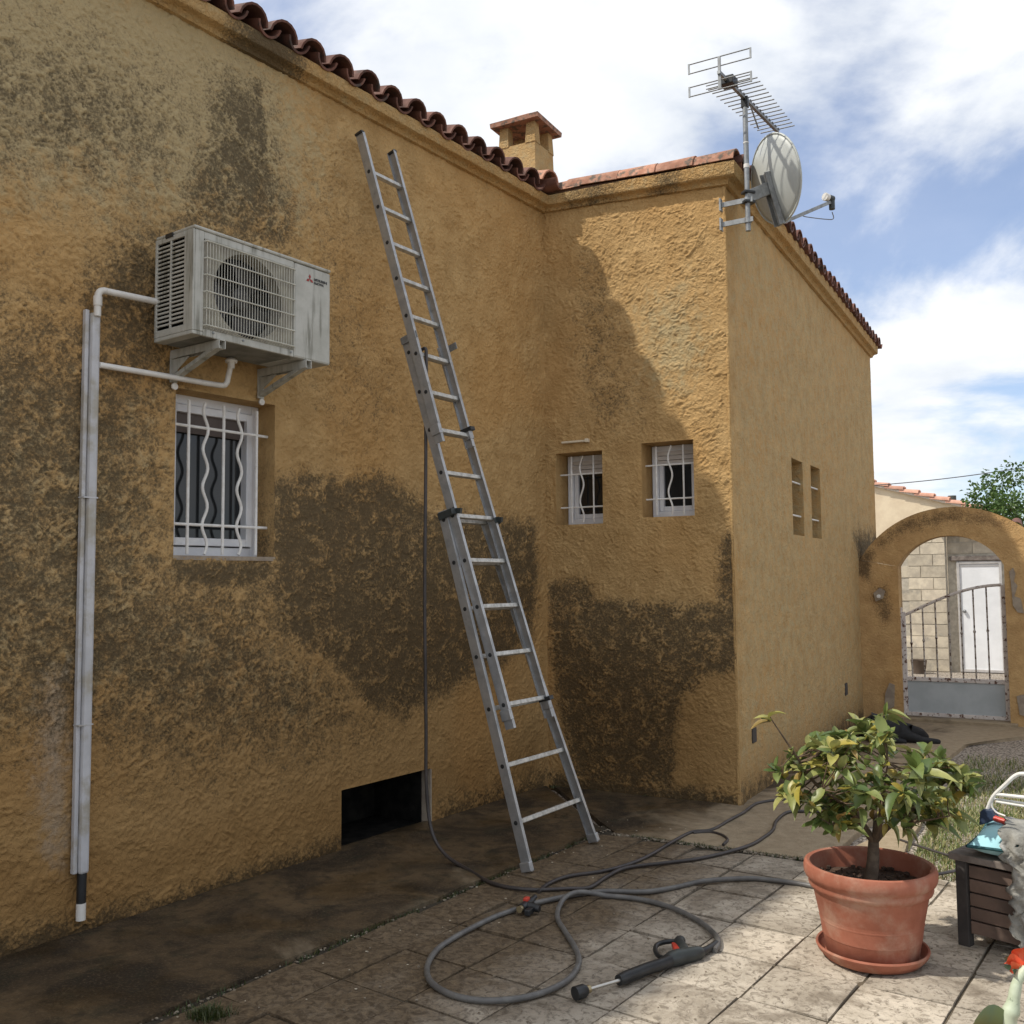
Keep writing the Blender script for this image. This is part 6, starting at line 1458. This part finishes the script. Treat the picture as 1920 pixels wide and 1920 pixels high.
o = blades(80000, gs, 0.018, 0.052, 0.0032, 'grass', 'grass', 1.3); struct(o, 'stuff', 'patchy dry green grass between path and paving')
def ws():
    r = random.random()
    if r < 0.28: t = random.random()**0.8; p = onA(-5.0+t*4.2, 1.048+random.gauss(0, 0.012))
    elif r < 0.52: t = random.random(); p = GAPL.lerp(GAPR, t*1.02) + Vector((random.gauss(0, .012), random.gauss(0, .012), 0))
    elif r < 0.70: p = gp(random.gauss(392, 16), random.gauss(1906, 5))
    elif r < 0.9: p = onA(random.uniform(-4.6, -0.1), random.uniform(0.0, 0.035))
    else: p = V2(AB+bD*random.uniform(0, 1.5)+nB*random.uniform(0, .02))
    if mnoise.noise(Vector((p.x*5, p.y*5, 8))) < -0.05 and not 0.52 < r < 0.7: return None
    p = Vector((p[0], p[1], -0.012)); return p, 1.5 if 0.52 < r < 0.70 else 0.8
o = blades(4500, ws, 0.012, 0.035, 0.0025, 'weeds', 'weed', 1.2); struct(o, 'stuff', 'low weeds and moss in the open joints and along the wall foot')
m = MB()
for k in range(900):
    r = random.random()
    if r < 0.45: p = GAPL.lerp(GAPR, random.random()) + Vector((random.gauss(0, .016), random.gauss(0, .016), 0)); s = random.uniform(.004, .011); z = -0.006
    elif r < 0.7: p = onA(random.uniform(-5, -.6), 1.048+random.gauss(0, .012)); s = random.uniform(.003, .008); z = -0.008
    elif r < 0.9: p = onA(random.uniform(-4.6, -.4), random.uniform(.05, 3.0)); s = random.uniform(.002, .0045); z = 0.0005
    else: p = onA(random.uniform(-3.8, -1.2), random.uniform(1.2, 3.4)); s = random.uniform(.002, .006); z = 0.001
    m.ball((p[0], p[1], z+s*.4), s*random.uniform(.7, 1.5), s, s*.6, 5, 3)
o = m.build('litter', simple('dirt_crumbs', (0.13, 0.095, 0.06), (0.30, 0.26, 0.20), 30, 0.95), None); struct(o, 'stuff', 'dirt crumbs and grit scattered on the paving')
m = MB()
for k in range(130):
    p = onA(random.uniform(-4.2, -.5), random.uniform(.05, 1.5)); s = random.uniform(.0025, .005); m.ball((p[0], p[1], s*.5+.001), s*1.5, s, s*.5, 5, 3)
o = m.build('plaster_flakes', simple('pale_flake', (0.55, 0.48, 0.36), rough=0.9), None); struct(o, 'stuff', 'pale plaster flakes on the wet path')
# thin cable lying in the grass
m = MB(); m.tube(ground_path([(1686, 1574), (1740, 1592), (1786, 1606)], 0.006), 0.007, 6); o = m.build('garden_cable', 'hose_dark', None, True); tag(o, 'thin dark cable lying in the grass behind the pot', 'cable'); rebase(o, gp(1686, 1574))
m = MB(); m.tube(ground_path([(1740, 1642), (1770, 1637), (1800, 1630), (1840, 1615)], 0.006), 0.008, 6); o = m.build('garden_cable', 'hose_dark', None, True); tag(o, 'dark cable running between the pot and the wooden chest', 'cable'); rebase(o, gp(1740, 1642))
